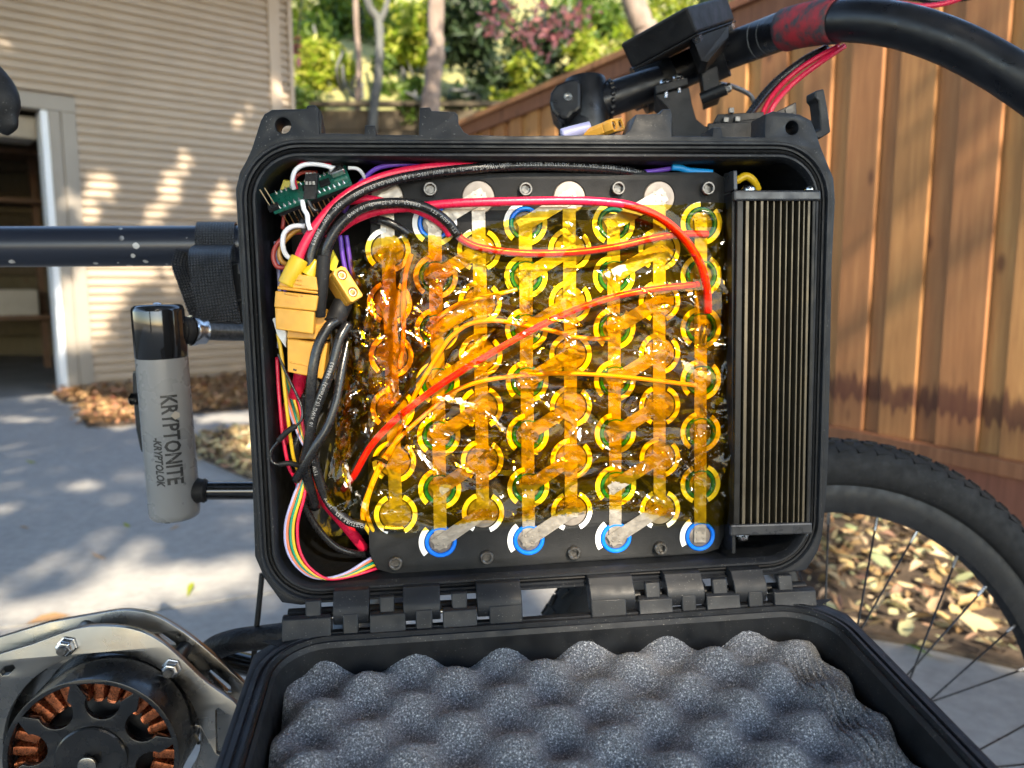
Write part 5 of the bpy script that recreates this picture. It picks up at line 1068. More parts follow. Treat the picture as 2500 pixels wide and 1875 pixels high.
mid = [(905, 700), (960, 640), (1040, 610), (1130, 615), (1180, 690), (1260, 720), (1400, 735), (1560, 705), (1700, 690), (1776, 715), (1774, 1168), (1650, 1178), (1560, 1150), (1480, 1165), (1250, 1185), (1120, 1190), (1000, 1160), (930, 1130), (880, 1050), (870, 900)]
film_layer('film_sheet', mid, 3.6, .85, 5)
leftp = [(862, 640), (930, 600), (1010, 585), (1090, 600), (1110, 680), (1085, 790), (1020, 900), (960, 1000), (900, 1060), (860, 1180), (815, 1200), (822, 1100), (850, 950), (866, 800)]
film_layer('film_sheet', leftp, 5.0, .9, 8, left=.4, rough=.8, fold=1.75)
film_layer('film_sheet', [(870, 690), (905, 650), (960, 700), (930, 830), (890, 960), (850, 1110), (812, 1170), (822, 1060), (846, 900)], 6.5, 1.0, 9, rough=.8, fold=1.75)
film_layer('film_sheet', [(1080, 1225), (1250, 1240), (1400, 1190), (1490, 1200), (1560, 1215), (1640, 1232), (1700, 1268), (1640, 1262), (1560, 1236), (1480, 1222), (1400, 1230), (1250, 1262), (1120, 1262)], 4.5, 1.3, 12, rough=1.5)
# ================================================================== BICYCLE
# front wheel: turned a little with its leading side away and leaning off the viewer at the top
hub = W(2007, 1914, .763); wyaw = .231; wlean = R(7.4)
fx_, fz_ = cam2w(math.cos(wyaw), 0, math.sin(wyaw)), None
wx = Vector((fx_.x, fx_.y, 0)).normalized(); wup = Vector((0, 0, 1)); wn = wx.cross(wup).normalized()
if wn.dot(CAM - hub) < 0: wn = -wn
wup = (wup * math.cos(wlean) - wn * math.sin(wlean)).normalized(); wn = wx.cross(wup) if wx.cross(wup).dot(CAM - hub) > 0 else wup.cross(wx)
MWH = frame(hub, wx, wup, wn); RW = .345
bike = thing('bicycle', 'dark electric-converted bicycle standing across the picture on the driveway', 'bicycle', Matrix.Translation((hub.x - .55, hub.y - .12, 0)))
def circle_loft(prof, n=96):   # prof: (radius, offset along the axle)
    rings = [[(r * math.cos(2 * math.pi * k / n), r * math.sin(2 * math.pi * k / n), z) for r, z in prof] for k in range(n)]
    rings.append(rings[0]); b = MB(); b.loft(rings, True); return b
b = circle_loft([(RW - .047, .0115), (RW - .052, .0125), (RW - .062, .0118), (RW - .0745, .0075), (RW - .0755, 0), (RW - .0745, -.0075), (RW - .062, -.0118), (RW - .052, -.0125), (RW - .047, -.0115), (RW - .049, 0)])
rim = b.obj('front_wheel', MT['print'], bike, MWH, smooth=35)
b = circle_loft([(RW - .0475, .011), (RW - .044, .0165), (RW - .034, .0205), (RW - .022, .0205), (RW - .011, .0165), (RW - .005, .009), (RW - .003, 0), (RW - .005, -.009), (RW - .011, -.0165), (RW - .022, -.0205), (RW - .034, -.0205), (RW - .044, -.0165), (RW - .0475, -.011)], 120)
b.obj('tyre', MT['rubber'], rim, MWH, smooth=60)
b = MB()
for k in range(96):
    for z, dr, ww, sk in ((.0150, -.0118, .0060, .25), (.0080, -.0050, .0055, -.2), (0, -.0030, .0060, .15), (-.0080, -.0050, .0055, -.2), (-.0150, -.0118, .0060, .25)):
        a = 2 * math.pi * (k + (.5 if abs(z) == .0080 else 0)) / 96; tilt = z / .0205
        M = Matrix.Rotation(a, 4, 'Z') @ Matrix.Translation((RW + dr, 0, z)) @ Matrix.Rotation(-math.asin(max(-1, min(1, tilt))) * 1.0, 4, 'Y') @ Matrix.Rotation(sk, 4, 'X')
        b.box(M.translation, (.0038, .0125 if abs(z) > .01 else .010, ww), M.to_3x3().to_4x4())
b.obj('tyre_tread', MT['rubber'], rim, MWH, smooth=0, kind='stuff')
b = MB(); b.rev((0, 0, -.05), (0, 0, 1), [(0, .008), (.008, .022), (.02, .022), (.025, .014), (.075, .014), (.08, .022), (.092, .022), (.10, .008)], 24); b.obj('hub', MT['blackmetal'], rim, MWH, smooth=40)
for k in range(32):
    a = 2 * math.pi * k / 32 + R(86.3); sd = 1 if k % 2 else -1; tw = R(68) * (1 if (k // 2) % 2 else -1); r1 = RW - .076
    p1 = Vector((r1 * math.cos(a), r1 * math.sin(a), sd * .002)); p0 = Vector((.021 * math.cos(a + tw), .021 * math.sin(a + tw), sd * .033))
    b = MB(); b.tube([p0, p1], .00105, 6); b.obj('spoke', MT['blackmetal'], rim, MWH, smooth=180)
    d = (p1 - p0).normalized(); b = MB(); b.tube([p1 - d * .013, p1 - d * .011, p1 + d * .001], [.0012, .0016, .0017], 6); b.obj('spoke_nipple', MT['alu'], rim, MWH, smooth=30)
# fork blades, head tube, down tube, seat tube: mostly behind the case
def btube(name, a, c, r, mat='paint', seg=28, r2=None):
    b = MB(); L = (Vector(c) - Vector(a)).length; b.rev(Vector(a), Vector(c), [(0, r), (L, r2 or r)], seg); return b.obj(name, MT[mat], bike, IDM, smooth=60)
head_b, head_t = W(1640, 700, .74), W(1440, 335, .715)
for s_ in (1, -1): btube('fork_blade', head_b + wn * .05 * s_, hub + wn * .055 * s_, .013, 'blackmetal', 20, .009)
btube('head_tube', head_b, head_t, .021, 'paint')
tt0 = W(-140, 603, .62); tt1 = W(560, 600, .665); tt2 = W(1500, 560, .72)
b = MB(); P = [tt0, tt1, tt2]; d1 = (tt1 - tt0).length
b.rev(tt0, tt1, [(0, .0163), (d1, .0172), (d1 + .45, .0175)], 40); b.obj('top_tube', MT['paint'], bike, IDM, smooth=60)
btube('down_tube', W(1560, 640, .73), W(700, 1750, .66), .021, 'paint')
btube('seat_tube', W(-230, 560, .64), W(-200, 2050, .70), .0165, 'paint')
# saddle nose at the left edge
b = MB(); a = W(-170, 215, .56); c = W(20, 300, .56); P = catmull([a, W(-90, 225, .56), W(-20, 255, .56), W(12, 300, .56), W(20, 330, .56)], 6); b.tube(P, np.array([.055, .05, .046, .043, .04, .038, .036, .034, .032, .03, .028, .026, .024, .022, .02, .018, .016, .013, .011, .010, .009, .008, .006, .004, .001]), 20, flat=.55); b.obj('saddle', MT['gasket'], bike, IDM, smooth=180)
b = MB(); b.tube([W(-230, 560, .64), W(-110, 250, .58)], .0135, 20); b.obj('seat_post', MT['blackmetal'], bike, IDM, smooth=60)
def wplate(name, pts, depth, mat, par, bevel=.0008):
    dz = cam2w(.11, -.1, 1).normalized() * depth; b = MB(); n = len(pts); b.add(list(pts) + [p + dz for p in pts], [tuple(range(n)), tuple(range(2 * n - 1, n - 1, -1))] + [(k, n + k, n + (k + 1) % n, (k + 1) % n) for k in range(n)])
    return b.obj(name, MT[mat], par, IDM, smooth=0, bevel=bevel)
# stem
st0, st1 = W(1432, 262, .70), W(1600, 205, .705); sd = (st1 - st0).normalized()
up_s = W(1432, 200, .70) - W(1432, 330, .70); up_s = (up_s - sd * up_s.dot(sd) * .2).normalized()
b = MB(); b.rev(st0 - up_s * .03, st0 + up_s, [(0, .0185), (.004, .0200), (.050, .0200), (.0545, .0185), (.0555, .014)], 32); b.obj('stem_clamp', MT['blackmetal'], bike, IDM, smooth=50)
wplate('clamp_ear', [W(x, y, .676) for x, y in ((1341, 248), (1344, 225), (1358, 206), (1385, 194), (1408, 190), (1418, 200), (1418, 262), (1408, 272), (1398, 276), (1385, 292), (1362, 286), (1347, 270))], .030, 'blackmetal', bike, .0035)
p = W(1387, 238, .6765); b = MB(); q = cam2w(-.1, 0, -1); b.rev(p, p + q, [(0, .0042), (.002, .0042), (.0028, .0036), (.0028, .002), (.0012, .0018)], 20, False, True); b.obj('stem_bolt', MT['steel'], bike, IDM, smooth=40)
b = MB(); b.rev(st0 + sd * .012, st1, [(0, .0155), ((st1 - st0).length - .008, .0150)], 32); b.obj('stem_extension', MT['blackmetal'], bike, IDM, smooth=60)
b = MB(); c0 = st0 + sd * .0225
for k in range(16):
    a = 2 * math.pi * k / 16; u_ = up_s; w_ = sd.cross(up_s); n_ = u_ * math.cos(a) + w_ * math.sin(a); b.rev(c0 + n_ * .0148 - sd * .0025, c0 + n_ * .0148 + sd, [(0, .001), (.001, .0030), (.004, .0030), (.005, .001)], 8)
b.obj('weld_bead', MT['blackmetal'], bike, IDM, smooth=60, kind='stuff')
b = MB(); b.rev(W(1420, 345, .705), W(1430, 285, .70), [(0, .022), (.018, .0215), (.022, .019)], 28); b.obj('headset_cap', MT['blackmetal'], bike, IDM, smooth=50)
# handlebar
hb = catmull([W(1540, 232, .72), W(1650, 180, .715), W(1760, 132, .70), W(1850, 98, .68), W(1930, 70, .645), W(2010, 54, .615), W(2090, 50, .59), W(2190, 62, .57), W(2290, 92, .555), W(2390, 138, .545), W(2500, 205, .535), W(2640, 310, .53)], 8)
b = MB(); b.tube(hb, .0158, 36); b.obj('handlebar', MT['blackmetal'], bike, IDM, smooth=180)
def bar_at(px):
    i = min(range(len(hb)), key=lambda k: abs(topx(hb[k:k + 1])[0][0] - px)); return i
i0, i1 = bar_at(1925), bar_at(2052)
b = MB(); b.tube(hb[i0:i1 + 1], .0172, 36); b.obj('bar_tape', MT['redtape'], bike, IDM, smooth=180)
for px in (1845, 1876):
    i = bar_at(px); t = Vector(hb[i + 1] - hb[i - 1]).normalized(); c = Vector(hb[i]); b = MB(); b.rev(c, c + t, [(0, .01595), (.0006, .01595)], 36, False, False); b.obj('size_mark', MT['print_white'], bike, IDM, smooth=60)
# cables hanging from the bar
def wcable(name, lab, pts, r, mat, group='cables hanging from the handlebar', cat='cable'):
    P = catmull([W(*p) for p in pts], 9); b = MB(); o = Vector(P[0]); b.tube(P - np.array(o), r, 12); return b.obj(name, MT[mat], None, Matrix.Translation(o), smooth=180, label=lab, cat=cat, group=group)
wcable('cable', 'black cable dropping from under the red tape behind the case corner', [(2020, 118, .63), (1960, 150, .63), (1890, 205, .63), (1840, 265, .62), (1795, 330, .60)], .0034, 'wblack')
wcable('cable', 'upper bright red cable dropping from under the red tape', [(2048, 112, .62), (1980, 150, .625), (1920, 195, .63), (1875, 250, .625), (1850, 310, .62)], .0022, 'wred')
wcable('cable', 'lower bright red cable dropping from under the red tape', [(2062, 112, .62), (1995, 158, .62), (1935, 205, .625), (1890, 255, .62), (1866, 310, .62)], .0022, 'wred')
wcable('cable', 'red cable crossing the top right corner above the bar', [(2048, 96, .630), (2070, 40, .650), (2120, 5, .655), (2190, 8, .66), (2260, 15, .66), (2330, 2, .66), (2400, -30, .65), (2520, -60, .62), (2700, 80, .58), (2760, 260, .54)], .0022, 'wred'); wcable('cable', 'dark cable at the top right crossing above the bar', [(2052, 92, .635), (2090, 30, .655), (2160, -8, .665), (2235, -6, .67), (2280, 3, .67), (2345, -4, .67), (2420, -20, .66), (2540, -50, .63), (2720, 90, .585), (2770, 260, .545)], .0030, 'wblack')
wcable('brake_cable', 'short silver brake cable arching behind the clamp', [(1755, 205, .72), (1790, 212, .74), (1830, 232, .75), (1845, 262, .75)], .0022, 'bolt')
wcable('brake_cable', 'thin dark cable running down from the lower left case corner', [(640, 1400, .60), (632, 1480, .60), (624, 1560, .60), (615, 1660, .60)], .0022, 'gasket', None)
for k, (x, y) in enumerate(((622, 1570), (622, 1582), (621, 1592))):
    pass
wcable('braided_cable', 'thick braided black cable sagging behind the lid corner', [(470, 1650, .62), (515, 1590, .61), (570, 1566, .60), (640, 1556, .60), (720, 1548, .60), (800, 1550, .60)], .0095, 'braid', None)
wcable('chain_stay_sleeve', 'glossy black sleeve under the braided cable behind the lid', [(500, 1588, .63), (560, 1612, .63), (640, 1630, .63), (760, 1640, .63)], .0090, 'gloss', None, 'sleeve')
# printed clamp that carries the case on the stem
cl = thing('clamp_mount', 'black printed clamp bolted round the handlebar beside the stem', 'clamp', Matrix.Translation(W(1600, 200, .70)))
i = bar_at(1605); c = Vector(hb[i]); t = Vector(hb[i + 3] - hb[i - 3]).normalized()
b = MB(); b.rev(c - t * .020, c + t, [(0, .0168), (0, .0225), (.030, .0225), (.033, .0210), (.033, .0168)], 32, False, False); b.obj('clamp_cap', MT['print'], cl, IDM, smooth=40)
A = [W(1600, 232, .672), W(1682, 212, .672), W(1690, 255, .672), W(1700, 290, .672), W(1722, 308, .672), W(1862, 304, .672), W(1862, 345, .672), W(1640, 345, .672), W(1640, 300, .672), W(1630, 262, .672)]
wplate('clamp_arm', A, .030, 'print', cl)
wplate('clamp_flange', [W(1600, 208, .668), W(1678, 188, .668), W(1680, 206, .668), W(1602, 228, .668)], .022, 'print', cl)
for px, py in ((1624, 200), (1656, 188)):
    p = W(px, py, .672); b = MB(); b.rev(p - up_s * .002, p + up_s, [(0, .0052), (.0015, .0052), (.0030, .0042), (.0042, .0022), (.0045, .0)], 18, False, False); b.obj('clamp_bolt', MT['steel'], cl, IDM, smooth=60)
    b = MB(); b.rev(p - up_s * .002, p - up_s, [(0, .0018), (.012, .0018)], 10); b.obj('clamp_bolt', MT['steel'], cl, IDM, smooth=60)
# display box with its own split clamp
box = thing('display_box', 'tilted black box with a scratched end face bolted above the handlebar', 'control box', Matrix.Translation(W(1703, 81, .62)))
def par8(c0, ca, cb, cu, t=1.0):
    a, b_, u_ = ca - c0, cb - c0, (cu - c0) * t; return [c0, c0 + a, c0 + a + b_, c0 + b_, c0 + u_, c0 + a + u_, c0 + a + b_ + u_, c0 + b_ + u_]
c0, ca, cb, cu = W(1703, 80, .625), W(1541, 168, .655), W(1796, 48, .690), W(1677, 15, .612)
b = MB(); b.hexa(par8(c0, ca, cb, cu)); b.obj('box_body', MT['print'], box, IDM, smooth=0, bevel=.0022)
dn = (c0 - cu) * .07; b = MB(); b.hexa(par8(c0 + dn * 1.3, ca + dn * 1.3, cb + dn * 1.3, c0 + dn * .25)); b.obj('box_base', MT['print'], box, IDM, smooth=0, bevel=.0015)
for f_, g_ in ((.08, .09), (.06, .90)):
    p = c0 + (ca - c0) * f_ + (cb - c0) * g_ + dn * 1.3; d_ = dn.normalized(); b = MB(); b.rev(p - d_ * .001, p + d_, [(0, .0042), (.0045, .0042), (.0052, .0034)], 6); b.obj('box_bolt', MT['steel'], box, IDM, smooth=0)
i = bar_at(1735); c = Vector(hb[i]); t = Vector(hb[i + 3] - hb[i - 3]).normalized()
b = MB(); b.rev(c - t * .013, c + t, [(0, .0166), (0, .0215), (.026, .0215), (.026, .0166)], 28, False, False); b.obj('box_clamp', MT['print'], box, IDM, smooth=40)
wplate('box_post', [W(1690, 92, .64), W(1778, 62, .66), W(1780, 90, .66), W(1728, 150, .65), W(1712, 150, .65)], .02, 'print', box)
wplate('box_clamp_lug', [W(1712, 175, .675), W(1752, 160, .675), W(1760, 235, .675), W(1722, 250, .675)], .016, 'print', box)
p = W(1745, 228, .665); b = MB(); b.rev(p - t * .012, p + t, [(0, .0052), (.022, .0052)], 18); b.obj('box_clamp_barrel', MT['print'], box, IDM, smooth=40)
p = p + t * .009; b = MB(); b.rev(p, p + t, [(0, .0040), (.0045, .0040), (.0055, .003)], 6); b.obj('box_bolt', MT['steel'], box, IDM, smooth=0)
# small open box and gusset behind the right latch, and the printed hook at the corner
ob = thing('switch_box', 'small open black box with wiring behind the right latch of the case', 'box', Matrix.Translation(W(1790, 290, .60)))
wplate('box_wall', [W(1740, 300, .60), W(1752, 278, .60), W(1865, 272, .60), W(1868, 290, .60), W(1770, 300, .60)], .004, 'print', ob); wplate('box_wall', [W(1728, 300, .59), W(1870, 296, .59), W(1870, 345, .59), W(1728, 345, .59)], .004, 'print', ob); wplate('box_floor', [W(1750, 296, .60), W(1866, 290, .60), W(1866, 340, .60), W(1750, 340, .60)], .03, 'case_in', ob)
for px, py in ((1772, 293), (1800, 291), (1785, 270)):
    p = W(px, py, .598); b = MB(); b.box(p, (.004, .003, .004)); b.obj('terminal', MT['bolt'], ob, IDM, smooth=0, bevel=.0004)
gs = thing('gusset_bracket', 'small black triangular bracket with a slot behind the right case ear', 'bracket', Matrix.Translation(W(1920, 270, .57)))
pts = [W(1868, 285, .57), W(1944, 248, .57), W(1947, 300, .57), W(1868, 330, .57)]; wplate('bracket_plate', pts, .012, 'print', gs)
b = MB(); q = [W(1918, 266, .569), W(1936, 257, .569), W(1937, 275, .569), W(1919, 280, .569)]; b.add(q + [p + cam2w(0, 0, .0006) for p in q], [(0, 1, 2, 3), (7, 6, 5, 4), (0, 4, 5, 1), (1, 5, 6, 2), (2, 6, 7, 3), (3, 7, 4, 0)]); b.obj('slot', MT['lockprint'], gs, IDM, smooth=0)
hk = thing('hook_bracket', 'black printed hook sticking up at the right corner of the case', 'bracket', MC @ Matrix.Translation(CL(2000, 320, -22)))
pts = [CL(1990, 222, -22), CL(2012, 216, -22), CL(2022, 270, -22), CL(2029, 322, -22), CL(2004, 338, -22), CL(1990, 338, -22), CL(1988, 322, -22), CL(2003, 316, -22), CL(2002, 280, -22), CL(1998, 248, -22), CL(1990, 240, -22)]
b = MB(); n = len(pts); b.add(pts + [p + Vector((0, 0, -.012)) for p in pts], [tuple(range(n)), tuple(range(2 * n - 1, n - 1, -1))] + [(k, n + k, n + (k + 1) % n, (k + 1) % n) for k in range(n)]); b.obj('hook_plate', MT['print'], hk, MC, smooth=0, bevel=.001)
# yellow plug lying on the case top
ha = MC @ Matrix.Translation((0, 0, 0))
xt_female('yellow plug lying on top of the case in front of the stem', CL(1497, 307, -24), CL(1520, 301, -28), 0, Vector((-.019, -.005, -.019)), .0040, .0040, MC)
cable('heat_shrink_sleeve', 'translucent pale sleeve leading into the yellow plug on the case top', [(1372, 330, -36), (1400, 322, -36), (1440, 312, -36)], 3.6, 'wlilac', 'sleeve', 'shrink sleeves on the power cables')

# ================================================================== STRAPS
def band(name, lab, P, width_dir, wid, thick=.0016, group='black webbing straps'):
    P = catmull([tuple(p) for p in P], 10); T, _, _ = tframes(P); wd_ = np.array(width_dir); v = []; uv = []; L = 0; sL = [0]
    for k in range(1, len(P)): L += np.linalg.norm(P[k] - P[k - 1]); sL.append(L)
    o = Vector(P[0]); nw = 9; V = []; F = []; UV = []
    for side in (0, 1):
        for k in range(len(P)):
            t = T[k]; w_ = wd_ - t * (t @ wd_); w_ /= np.linalg.norm(w_); nn = np.cross(t, w_)
            for j in range(nw): V.append(P[k] - np.array(o) + w_ * (j / (nw - 1) - .5) * wid + nn * (thick * (.5 - side))); UV.append((sL[k], j / (nw - 1) * wid))
    n1 = len(P) * nw
    for side in (0, 1):
        for k in range(len(P) - 1):
            for j in range(nw - 1):
                a = side * n1 + k * nw + j; q = (a, a + 1, a + nw + 1, a + nw); F.append(q if side else q[::-1])
    for k in range(len(P) - 1):
        for j in (0, nw - 1):
            a = k * nw + j; F.append((a, a + nw, a + nw + n1, a + n1))
    for k in (0, len(P) - 1):
        for j in range(nw - 1): a = k * nw + j; F.append((a, a + 1, a + 1 + n1, a + n1))
    me = bpy.data.meshes.new(name); me.from_pydata([tuple(p) for p in V], [], F); ul = me.uv_layers.new(name='UVMap')
    for lp in me.loops: ul.data[lp.index].uv = UV[lp.vertex_index]
    bm = bmesh.new(); bm.from_mesh(me); bmesh.ops.recalc_face_normals(bm, faces=bm.faces); bm.to_mesh(me); bm.free(); finish(me, 50)
    return link(name, me, None, Matrix.Translation(o), MT['web'], label=lab, cat='strap', group=group)
tdir = (tt1 - tt0).normalized(); tc = tt0 + tdir * ((W(532, 600, .66) - tt0).dot(tdir)); tu = tdir.cross(Vector((0, 1, 0))).normalized(); tu = tu if tu.z > 0 else -tu; tf = tdir.cross(tu).normalized(); tf = tf if tf.y < 0 else -tf
band('strap', 'black webbing strap wrapped round the top tube beside the case', [tc + (tu * math.sin(R(a)) + tf * math.cos(R(a))) * .0195 for a in range(-60, 240, 20)], tdir, .031)
dW = lambda px, py, d: W(px, py, d)
band('strap', 'loose folded black strap hanging from the top tube in front of the lock', [W(545, 590, .70), W(535, 595, .665), W(515, 608, .625), W(513, 640, .612), W(520, 700, .612), W(532, 760, .615), W(540, 812, .618)], tdir, .032)
band('strap', 'inner black strap fold seen edge-on left of the hanging strap', [W(455, 618, .640), W(448, 650, .632), W(462, 690, .628), W(480, 740, .628), W(500, 790, .630)], W(560, 640, .655) - W(450, 640, .63), .018)
bk = thing('strap_buckle', 'small black strap buckle between the strap and the case', 'buckle', Matrix.Translation(W(580, 690, .63)))
wplate('buckle_plate', [W(556, 640, .63), W(586, 636, .63), W(596, 800, .63), W(575, 806, .63)], .006, 'print', bk)
b = MB(); b.tube([W(566, 646, .626), W(582, 644, .626), W(584, 668, .626)], .0009, 8); b.obj('buckle_pin', MT['bolt'], bk, IDM, smooth=60); b = MB(); b.tube([W(566, 735, .626), W(596, 732, .626)], .0010, 8); b.obj('buckle_pin', MT['bolt'], bk, IDM, smooth=60)

# ================================================================== BIKE LOCK
la, lb = W(384, 742, .575), W(428, 1262, .600); lax = (lb - la).normalized(); LL0 = (lb - la).length
lock = thing('bike_lock', 'grey and black U-lock hanging left of the case by its mount', 'lock', Matrix.Translation(lb))
zcap = LL0 * ((868 - 742) / 520)
b = MB(); b.rev(la, lb, [(0.0, .0), (.0, .012), (.0006, .0160), (.0022, .0178), (.005, .0186), (zcap - .001, .0187), (zcap, .0182)], 40, False, True); b.obj('end_cap', MT['gloss'], lock, IDM, smooth=60)
b = MB(); b.rev(la, lb, [(zcap, .0186), (LL0 - .006, .0188), (LL0 - .002, .0180), (LL0, .0155), (LL0 + .0008, .0)], 40, True, False); b.obj('lock_barrel', MT['lockgrey'], lock, IDM, smooth=60)
b = MB(); b.rev(la - lax * .0012, la, [(0, 0), (.0002, .002), (.0012, .0035)], 12, False, False); b.obj('cap_rivet', MT['steel'], lock, IDM, smooth=60)
# lettering wrapped on the barrel, reading downwards
lf = (CAM - (la + lb) / 2); lf = (lf - lax * lf.dot(lax)).normalized(); lr = lax.cross(lf)
right = W(600, 1000, .6) - W(400, 1000, .6); sgn = 1 if lr.dot(right) > 0 else -1
def barrel_text(body, size, ctr, side, bold, shear=0, spacing=1.0, mat='lockprint', length=None):
    me = text_mesh('lettering', body, size, bold=bold, spacing=spacing, shear=shear, sub=size * .25)
    if length:
        xs = [v.co.x for v in me.vertices]; k = length / (max(xs) - min(xs))
        for v in me.vertices: v.co.x *= k
    for v in me.vertices:
        a = (v.co.y + side) / .0187      # letter tops point right when the word reads downwards
        v.co = la + lax * (ctr + v.co.x) + (lf * math.cos(a) + lr * sgn * math.sin(a)) * .01885
    me.update(); bm = bmesh.new(); bm.from_mesh(me); bmesh.ops.recalc_face_normals(bm, faces=bm.faces); bm.to_mesh(me); bm.free()
    link('lettering', me, lock, IDM, MT[mat])
def ltt(py): return (W(400, py, .588) - la).dot(lax)
barrel_text('KRYPTONITE', .0160, (ltt(955) + ltt(1175)) / 2, .0018, .00042, spacing=1.0, length=ltt(1175) - ltt(955))
barrel_text('-KRYPTOLOK', .0080, (ltt(1055) + ltt(1178)) / 2, -.0085, .00030, shear=.25, length=ltt(1178) - ltt(1055))
barrel_text('®', .0032, ltt(1178), .0085, 0)
for ang, r0 in ((.42, .01888),):
    b = MB(); a = .30; c = la + lax * ltt(1006) + (lf * math.cos(a) + lr * sgn * math.sin(a)) * .0187; e1 = lax * .0032; e2 = (lr * sgn * math.cos(a) - lf * math.sin(a)) * .0034; nn = (lf * math.cos(a) + lr * sgn * math.sin(a)) * .0003
    b.add([c - e1 + nn, c - e1 * .5 + e2 + nn, c + e1 * .5 + e2 + nn, c + e1 + nn, c - e2 * .9 + nn], [(0, 1, 2, 3, 4)]); b.obj('lettering', MT['boxwhite'], lock, IDM, smooth=0)
# key cover on the left side, shackle legs to the right
kc = [W(322, 905, .607), W(333, 900, .600), W(345, 910, .600), W(354, 1060, .604), W(352, 1108, .606), W(342, 1104, .608), W(330, 1050, .610), W(322, 960, .609)]
wplate('key_cover', kc, .010, 'gloss', lock, .003)
b = MB(); p = W(322, 975, .607); b.rev(p, p + Vector((-1, 0, 0)), [(0, .005), (.0015, .0035), (.002, 0)], 14, False, False); b.obj('cover_button', MT['steel'], lock, IDM, smooth=60)
def leg(y0, y1, x0, x1, d0, d1, r, mat, name='shackle'):
    a, c = W(x0, y0, d0), W(x1, y1, d1); L = (c - a).length; b = MB(); b.rev(a, c, [(0, r), (L, r)], 28); b.obj(name, MT[mat], lock, IDM, smooth=60); return a, (c - a).normalized()
a, d = leg(1198, 1196, 470, 1000, .600, .635, .0072, 'gloss'); 
a, d = W(466, 1198, .598), (W(1000, 1196, .635) - W(466, 1198, .598)).normalized(); b = MB(); b.rev(a, a + d, [(0, .0080), (.002, .0098), (.005, .0100), (.008, .0090), (.010, .0096), (.012, .0080)], 28); b.obj('shackle_collar', MT['gasket'], lock, IDM, smooth=50)
a, d = leg(806, 812, 470, 640, .592, .640, .0075, 'bolt')
a = W(436, 806, .586); b = MB(); b.rev(a, a + d, [(0, .0085), (.002, .0105), (.0035, .0098), (.005, .0108), (.009, .0104), (.0095, .009)], 28); b.obj('shackle_collar', MT['gasket'], lock, IDM, smooth=50)
b = MB(); b.rev(a + d * .0096, a + d, [(0, .0118), (.003, .0120), (.006, .0105), (.011, .0104)], 28); b.obj('shackle_collar', MT['steel'], lock, IDM, smooth=50)

# ================================================================== MOTOR
mo = W(224, 1853, .500); MM = frame(mo, _X, _Y, _N); MMI = MM.inverted()
def MP(px, py, w=0.0):
    p = MMI @ ray_plane(px, py, mo + _N * (w * mm), _N); return Vector((p.x, p.y, w * mm))
mot = thing('electric_motor', 'black brushless motor with copper windings between aluminium plates at lower left', 'motor', MM)
RM = .0545
def sector(r0, r1, a0, a1, n=14): return [(r1 * math.cos(R(a0 + (a1 - a0) * k / n)), r1 * math.sin(R(a0 + (a1 - a0) * k / n))) for k in range(n + 1)] + [(r0 * math.cos(R(a1 + (a0 - a1) * k / n)), r0 * math.sin(R(a1 + (a0 - a1) * k / n))) for k in range(n + 1)]
def window(am, half, r1=.0520, r0=.0235):
    out = [(r1 * math.cos(R(am - half + 2 * half * k / 14)), r1 * math.sin(R(am - half + 2 * half * k / 14))) for k in range(15)]
    ca = math.cos(R(am)); sa = math.sin(R(am)); rr = .0108; cx, cy = (r0 + rr) * ca, (r0 + rr) * sa
    return out + [(cx + rr * math.cos(R(am + 75 + 210 * k / 12)), cy + rr * math.sin(R(am + 75 + 210 * k / 12))) for k in range(13)]
wins = [window(a, 24) for a in (79, 133, 187, 241, 295, 349 + 14 - 10, 25)]
wins = [window(83 + 360 / 6.6 * k, 19.5) for k in range(-1, 1)] + [window(83 + 54 * 1, 19.5)]
wins = [window(76 + 45 * k, 20.0, .0512, .0275) for k in range(8)]
link('end_bell', plate_mesh('end_bell', circ((0, 0), RM, 96), wins, -.0045, 0, .0005), mot, MM, MT['motor'])
b = MB(); b.rev((0, 0, -.052), (0, 0, 1), [(0, RM + .0006), (.0030, RM + .0012), (.0060, RM + .0004), (.0475, RM + .0004), (.0515, RM), (.0515, RM - .003), (0, RM - .003)], 96, False, False); b.obj('motor_can', MT['motor'], mot, smooth=30)
b = MB(); b.rev((0, 0, -.062), (0, 0, 1), [(0, RM - .002), (.009, RM - .002)], 64); b.obj('rear_flange', MT['alu'], mot, smooth=30)
b = MB(); b.rev((0, 0, -.004), (0, 0, 1), [(0, .0225), (.0058, .0225), (.0066, .0215), (.0066, .0)], 64, False, False); b.obj('hub_boss', MT['motor'], mot, smooth=30)
b = MB(); b.rev((0, 0, .0), (0, 0, 1), [(.006, .0056), (.0078, .0056), (.0080, .0052), (.0080, 0)], 28, False, False); b.obj('shaft', MT['alu'], mot, smooth=40)
b = MB(); b.rev((0, 0, -.05), (0, 0, 1), [(0, .0355), (.030, .0355), (.032, .033), (.032, .012)], 48, False, False); b.obj('stator', MT['case_in'], mot, smooth=40)
NC = 28
for k in range(NC):
    a = 2 * math.pi * (k + .5) / NC; b = MB(); u_ = Vector((math.cos(a), math.sin(a), 0)); v_ = Vector((-math.sin(a), math.cos(a), 0)); rings = []
    for j in range(27):
        rr = .0360 + .0150 * j / 26; bul = .0038 + .00035 * (j % 2); hw = bul * (1 if 1 < j < 25 else .85)
        rings.append([u_ * rr + v_ * (hw * x) + Vector((0, 0, z)) for x, z in ((-1, -.045), (-1, -.0095), (-.75, -.0072), (0, -.0062 - .0006 * (j % 2)), (.75, -.0072), (1, -.0095), (1, -.045))])
    b.loft(rings, True, True, True); b.obj('copper_winding', MT['copper'], mot, smooth=50)
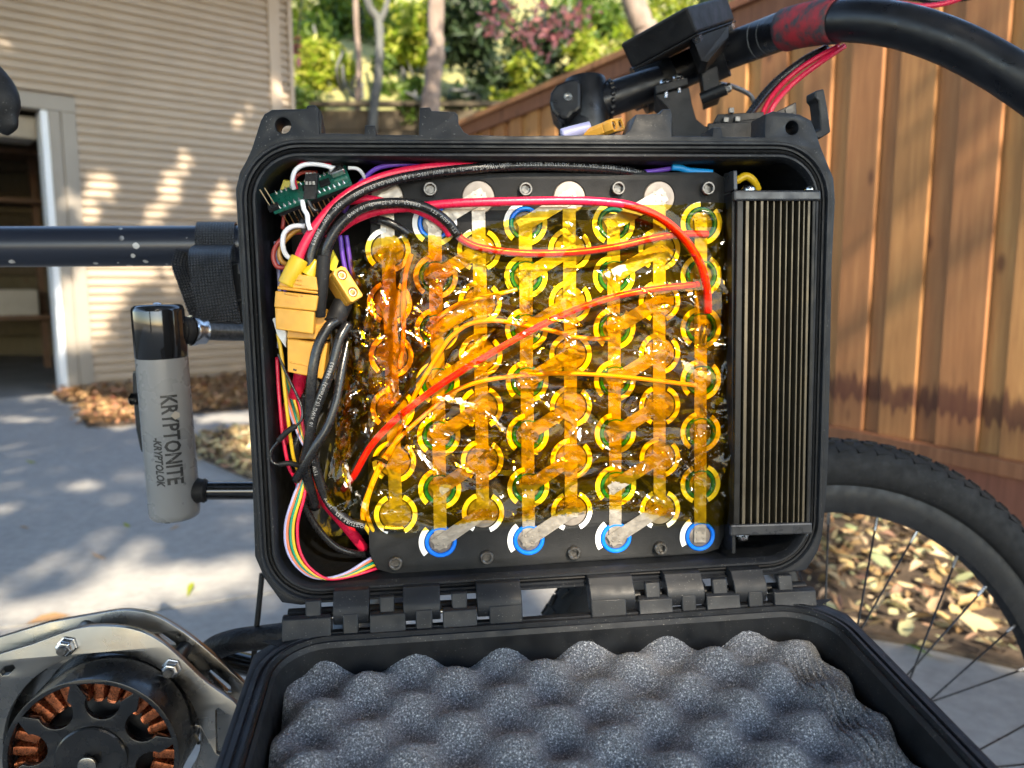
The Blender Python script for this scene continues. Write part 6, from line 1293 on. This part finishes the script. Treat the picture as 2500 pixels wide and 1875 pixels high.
b = MB(); b.rev(W(205, 1600, .47), W(205, 1600, .47) + Vector((0, 0, 1)), [(0, 0), (0.0001, 0.0001)], 4); 
# aluminium plates
def mplate(px, w1, hole_c, hole_r, slots, name='mount_plate'):
    out = [tuple(MP(x, y, w1))[:2] for x, y in px]; c = MP(*hole_c, w1); rp = abs(MP(hole_c[0] + hole_r, hole_c[1], w1).x - c.x)
    link(name, plate_mesh(name, out, [circ((c.x, c.y), rp, 72)] + [[tuple(MP(x, y, w1))[:2] for x, y in s] for s in slots], (w1 - 5) * mm, w1 * mm, .0004), mot, MM, MT['alu'])
def arcpts(pts, n=6): return [tuple(p) for p in catmull([(x, y, 0) for x, y in pts], n)[:, :2]]
front = [(-260, 1690), (-60, 1616), (0, 1597)] + arcpts([(80, 1573), (155, 1545), (200, 1533), (245, 1529), (300, 1532), (350, 1545), (398, 1572), (445, 1612), (500, 1664), (568, 1712)]) + [(640, 1790), (700, 1900), (700, 2300), (-260, 2300)]
mplate(front, -31, (252, 1812), 238, [[(525, 1735), (533, 1728), (560, 1748), (556, 1790), (545, 1850), (528, 1840)], [(0, 1640), (10, 1628), (30, 1622), (38, 1632), (20, 1648), (4, 1650)], [(475, 1770), (490, 1772), (494, 1815), (482, 1820), (470, 1795)]])
rear = [(-260, 1640), (-60, 1575)] + arcpts([(120, 1520), (232, 1500), (290, 1491), (330, 1492), (380, 1504), (450, 1545), (520, 1600), (588, 1662)]) + [(660, 1740), (740, 1880), (740, 2300), (-260, 2300)]
mplate(rear, -60, (305, 1790), 190, [[(380, 1548), (395, 1547), (428, 1570), (430, 1578), (415, 1575)], [(500, 1640), (515, 1636), (562, 1675), (565, 1690), (555, 1690)]], 'rear_plate')
def stand(px0, py0, px1, py1, bright=True):
    a, c = MP(px0, py0, -36), MP(px1, py1, -59.9); c = Vector((a.x, a.y, -.0599)); b = MB(); b.rev(a, c, [(0, .0052), (.0239, .0052)], 24); b.obj('standoff', MT['alu' if bright else 'blackmetal'], mot, smooth=40)
    p = Vector((a.x, a.y, -.0308)); b = MB(); b.rev(p, p + Vector((0, 0, 1)), [(0, .0068), (.0015, .0068), (.0015, .0058), (.006, .0058), (.0072, .0046)], 6); b.obj('lock_nut', MT['steel'], mot, smooth=0, bevel=.0006)
    b = MB(); b.rev(p, p + Vector((0, 0, 1)), [(.006, .0034), (.0095, .0034), (.0102, .0028), (.0102, 0)], 16); b.obj('plate_bolt', MT['bolt'], mot, smooth=40)
stand(174, 1567, 215, 1525); stand(426, 1620, 460, 1580, False)
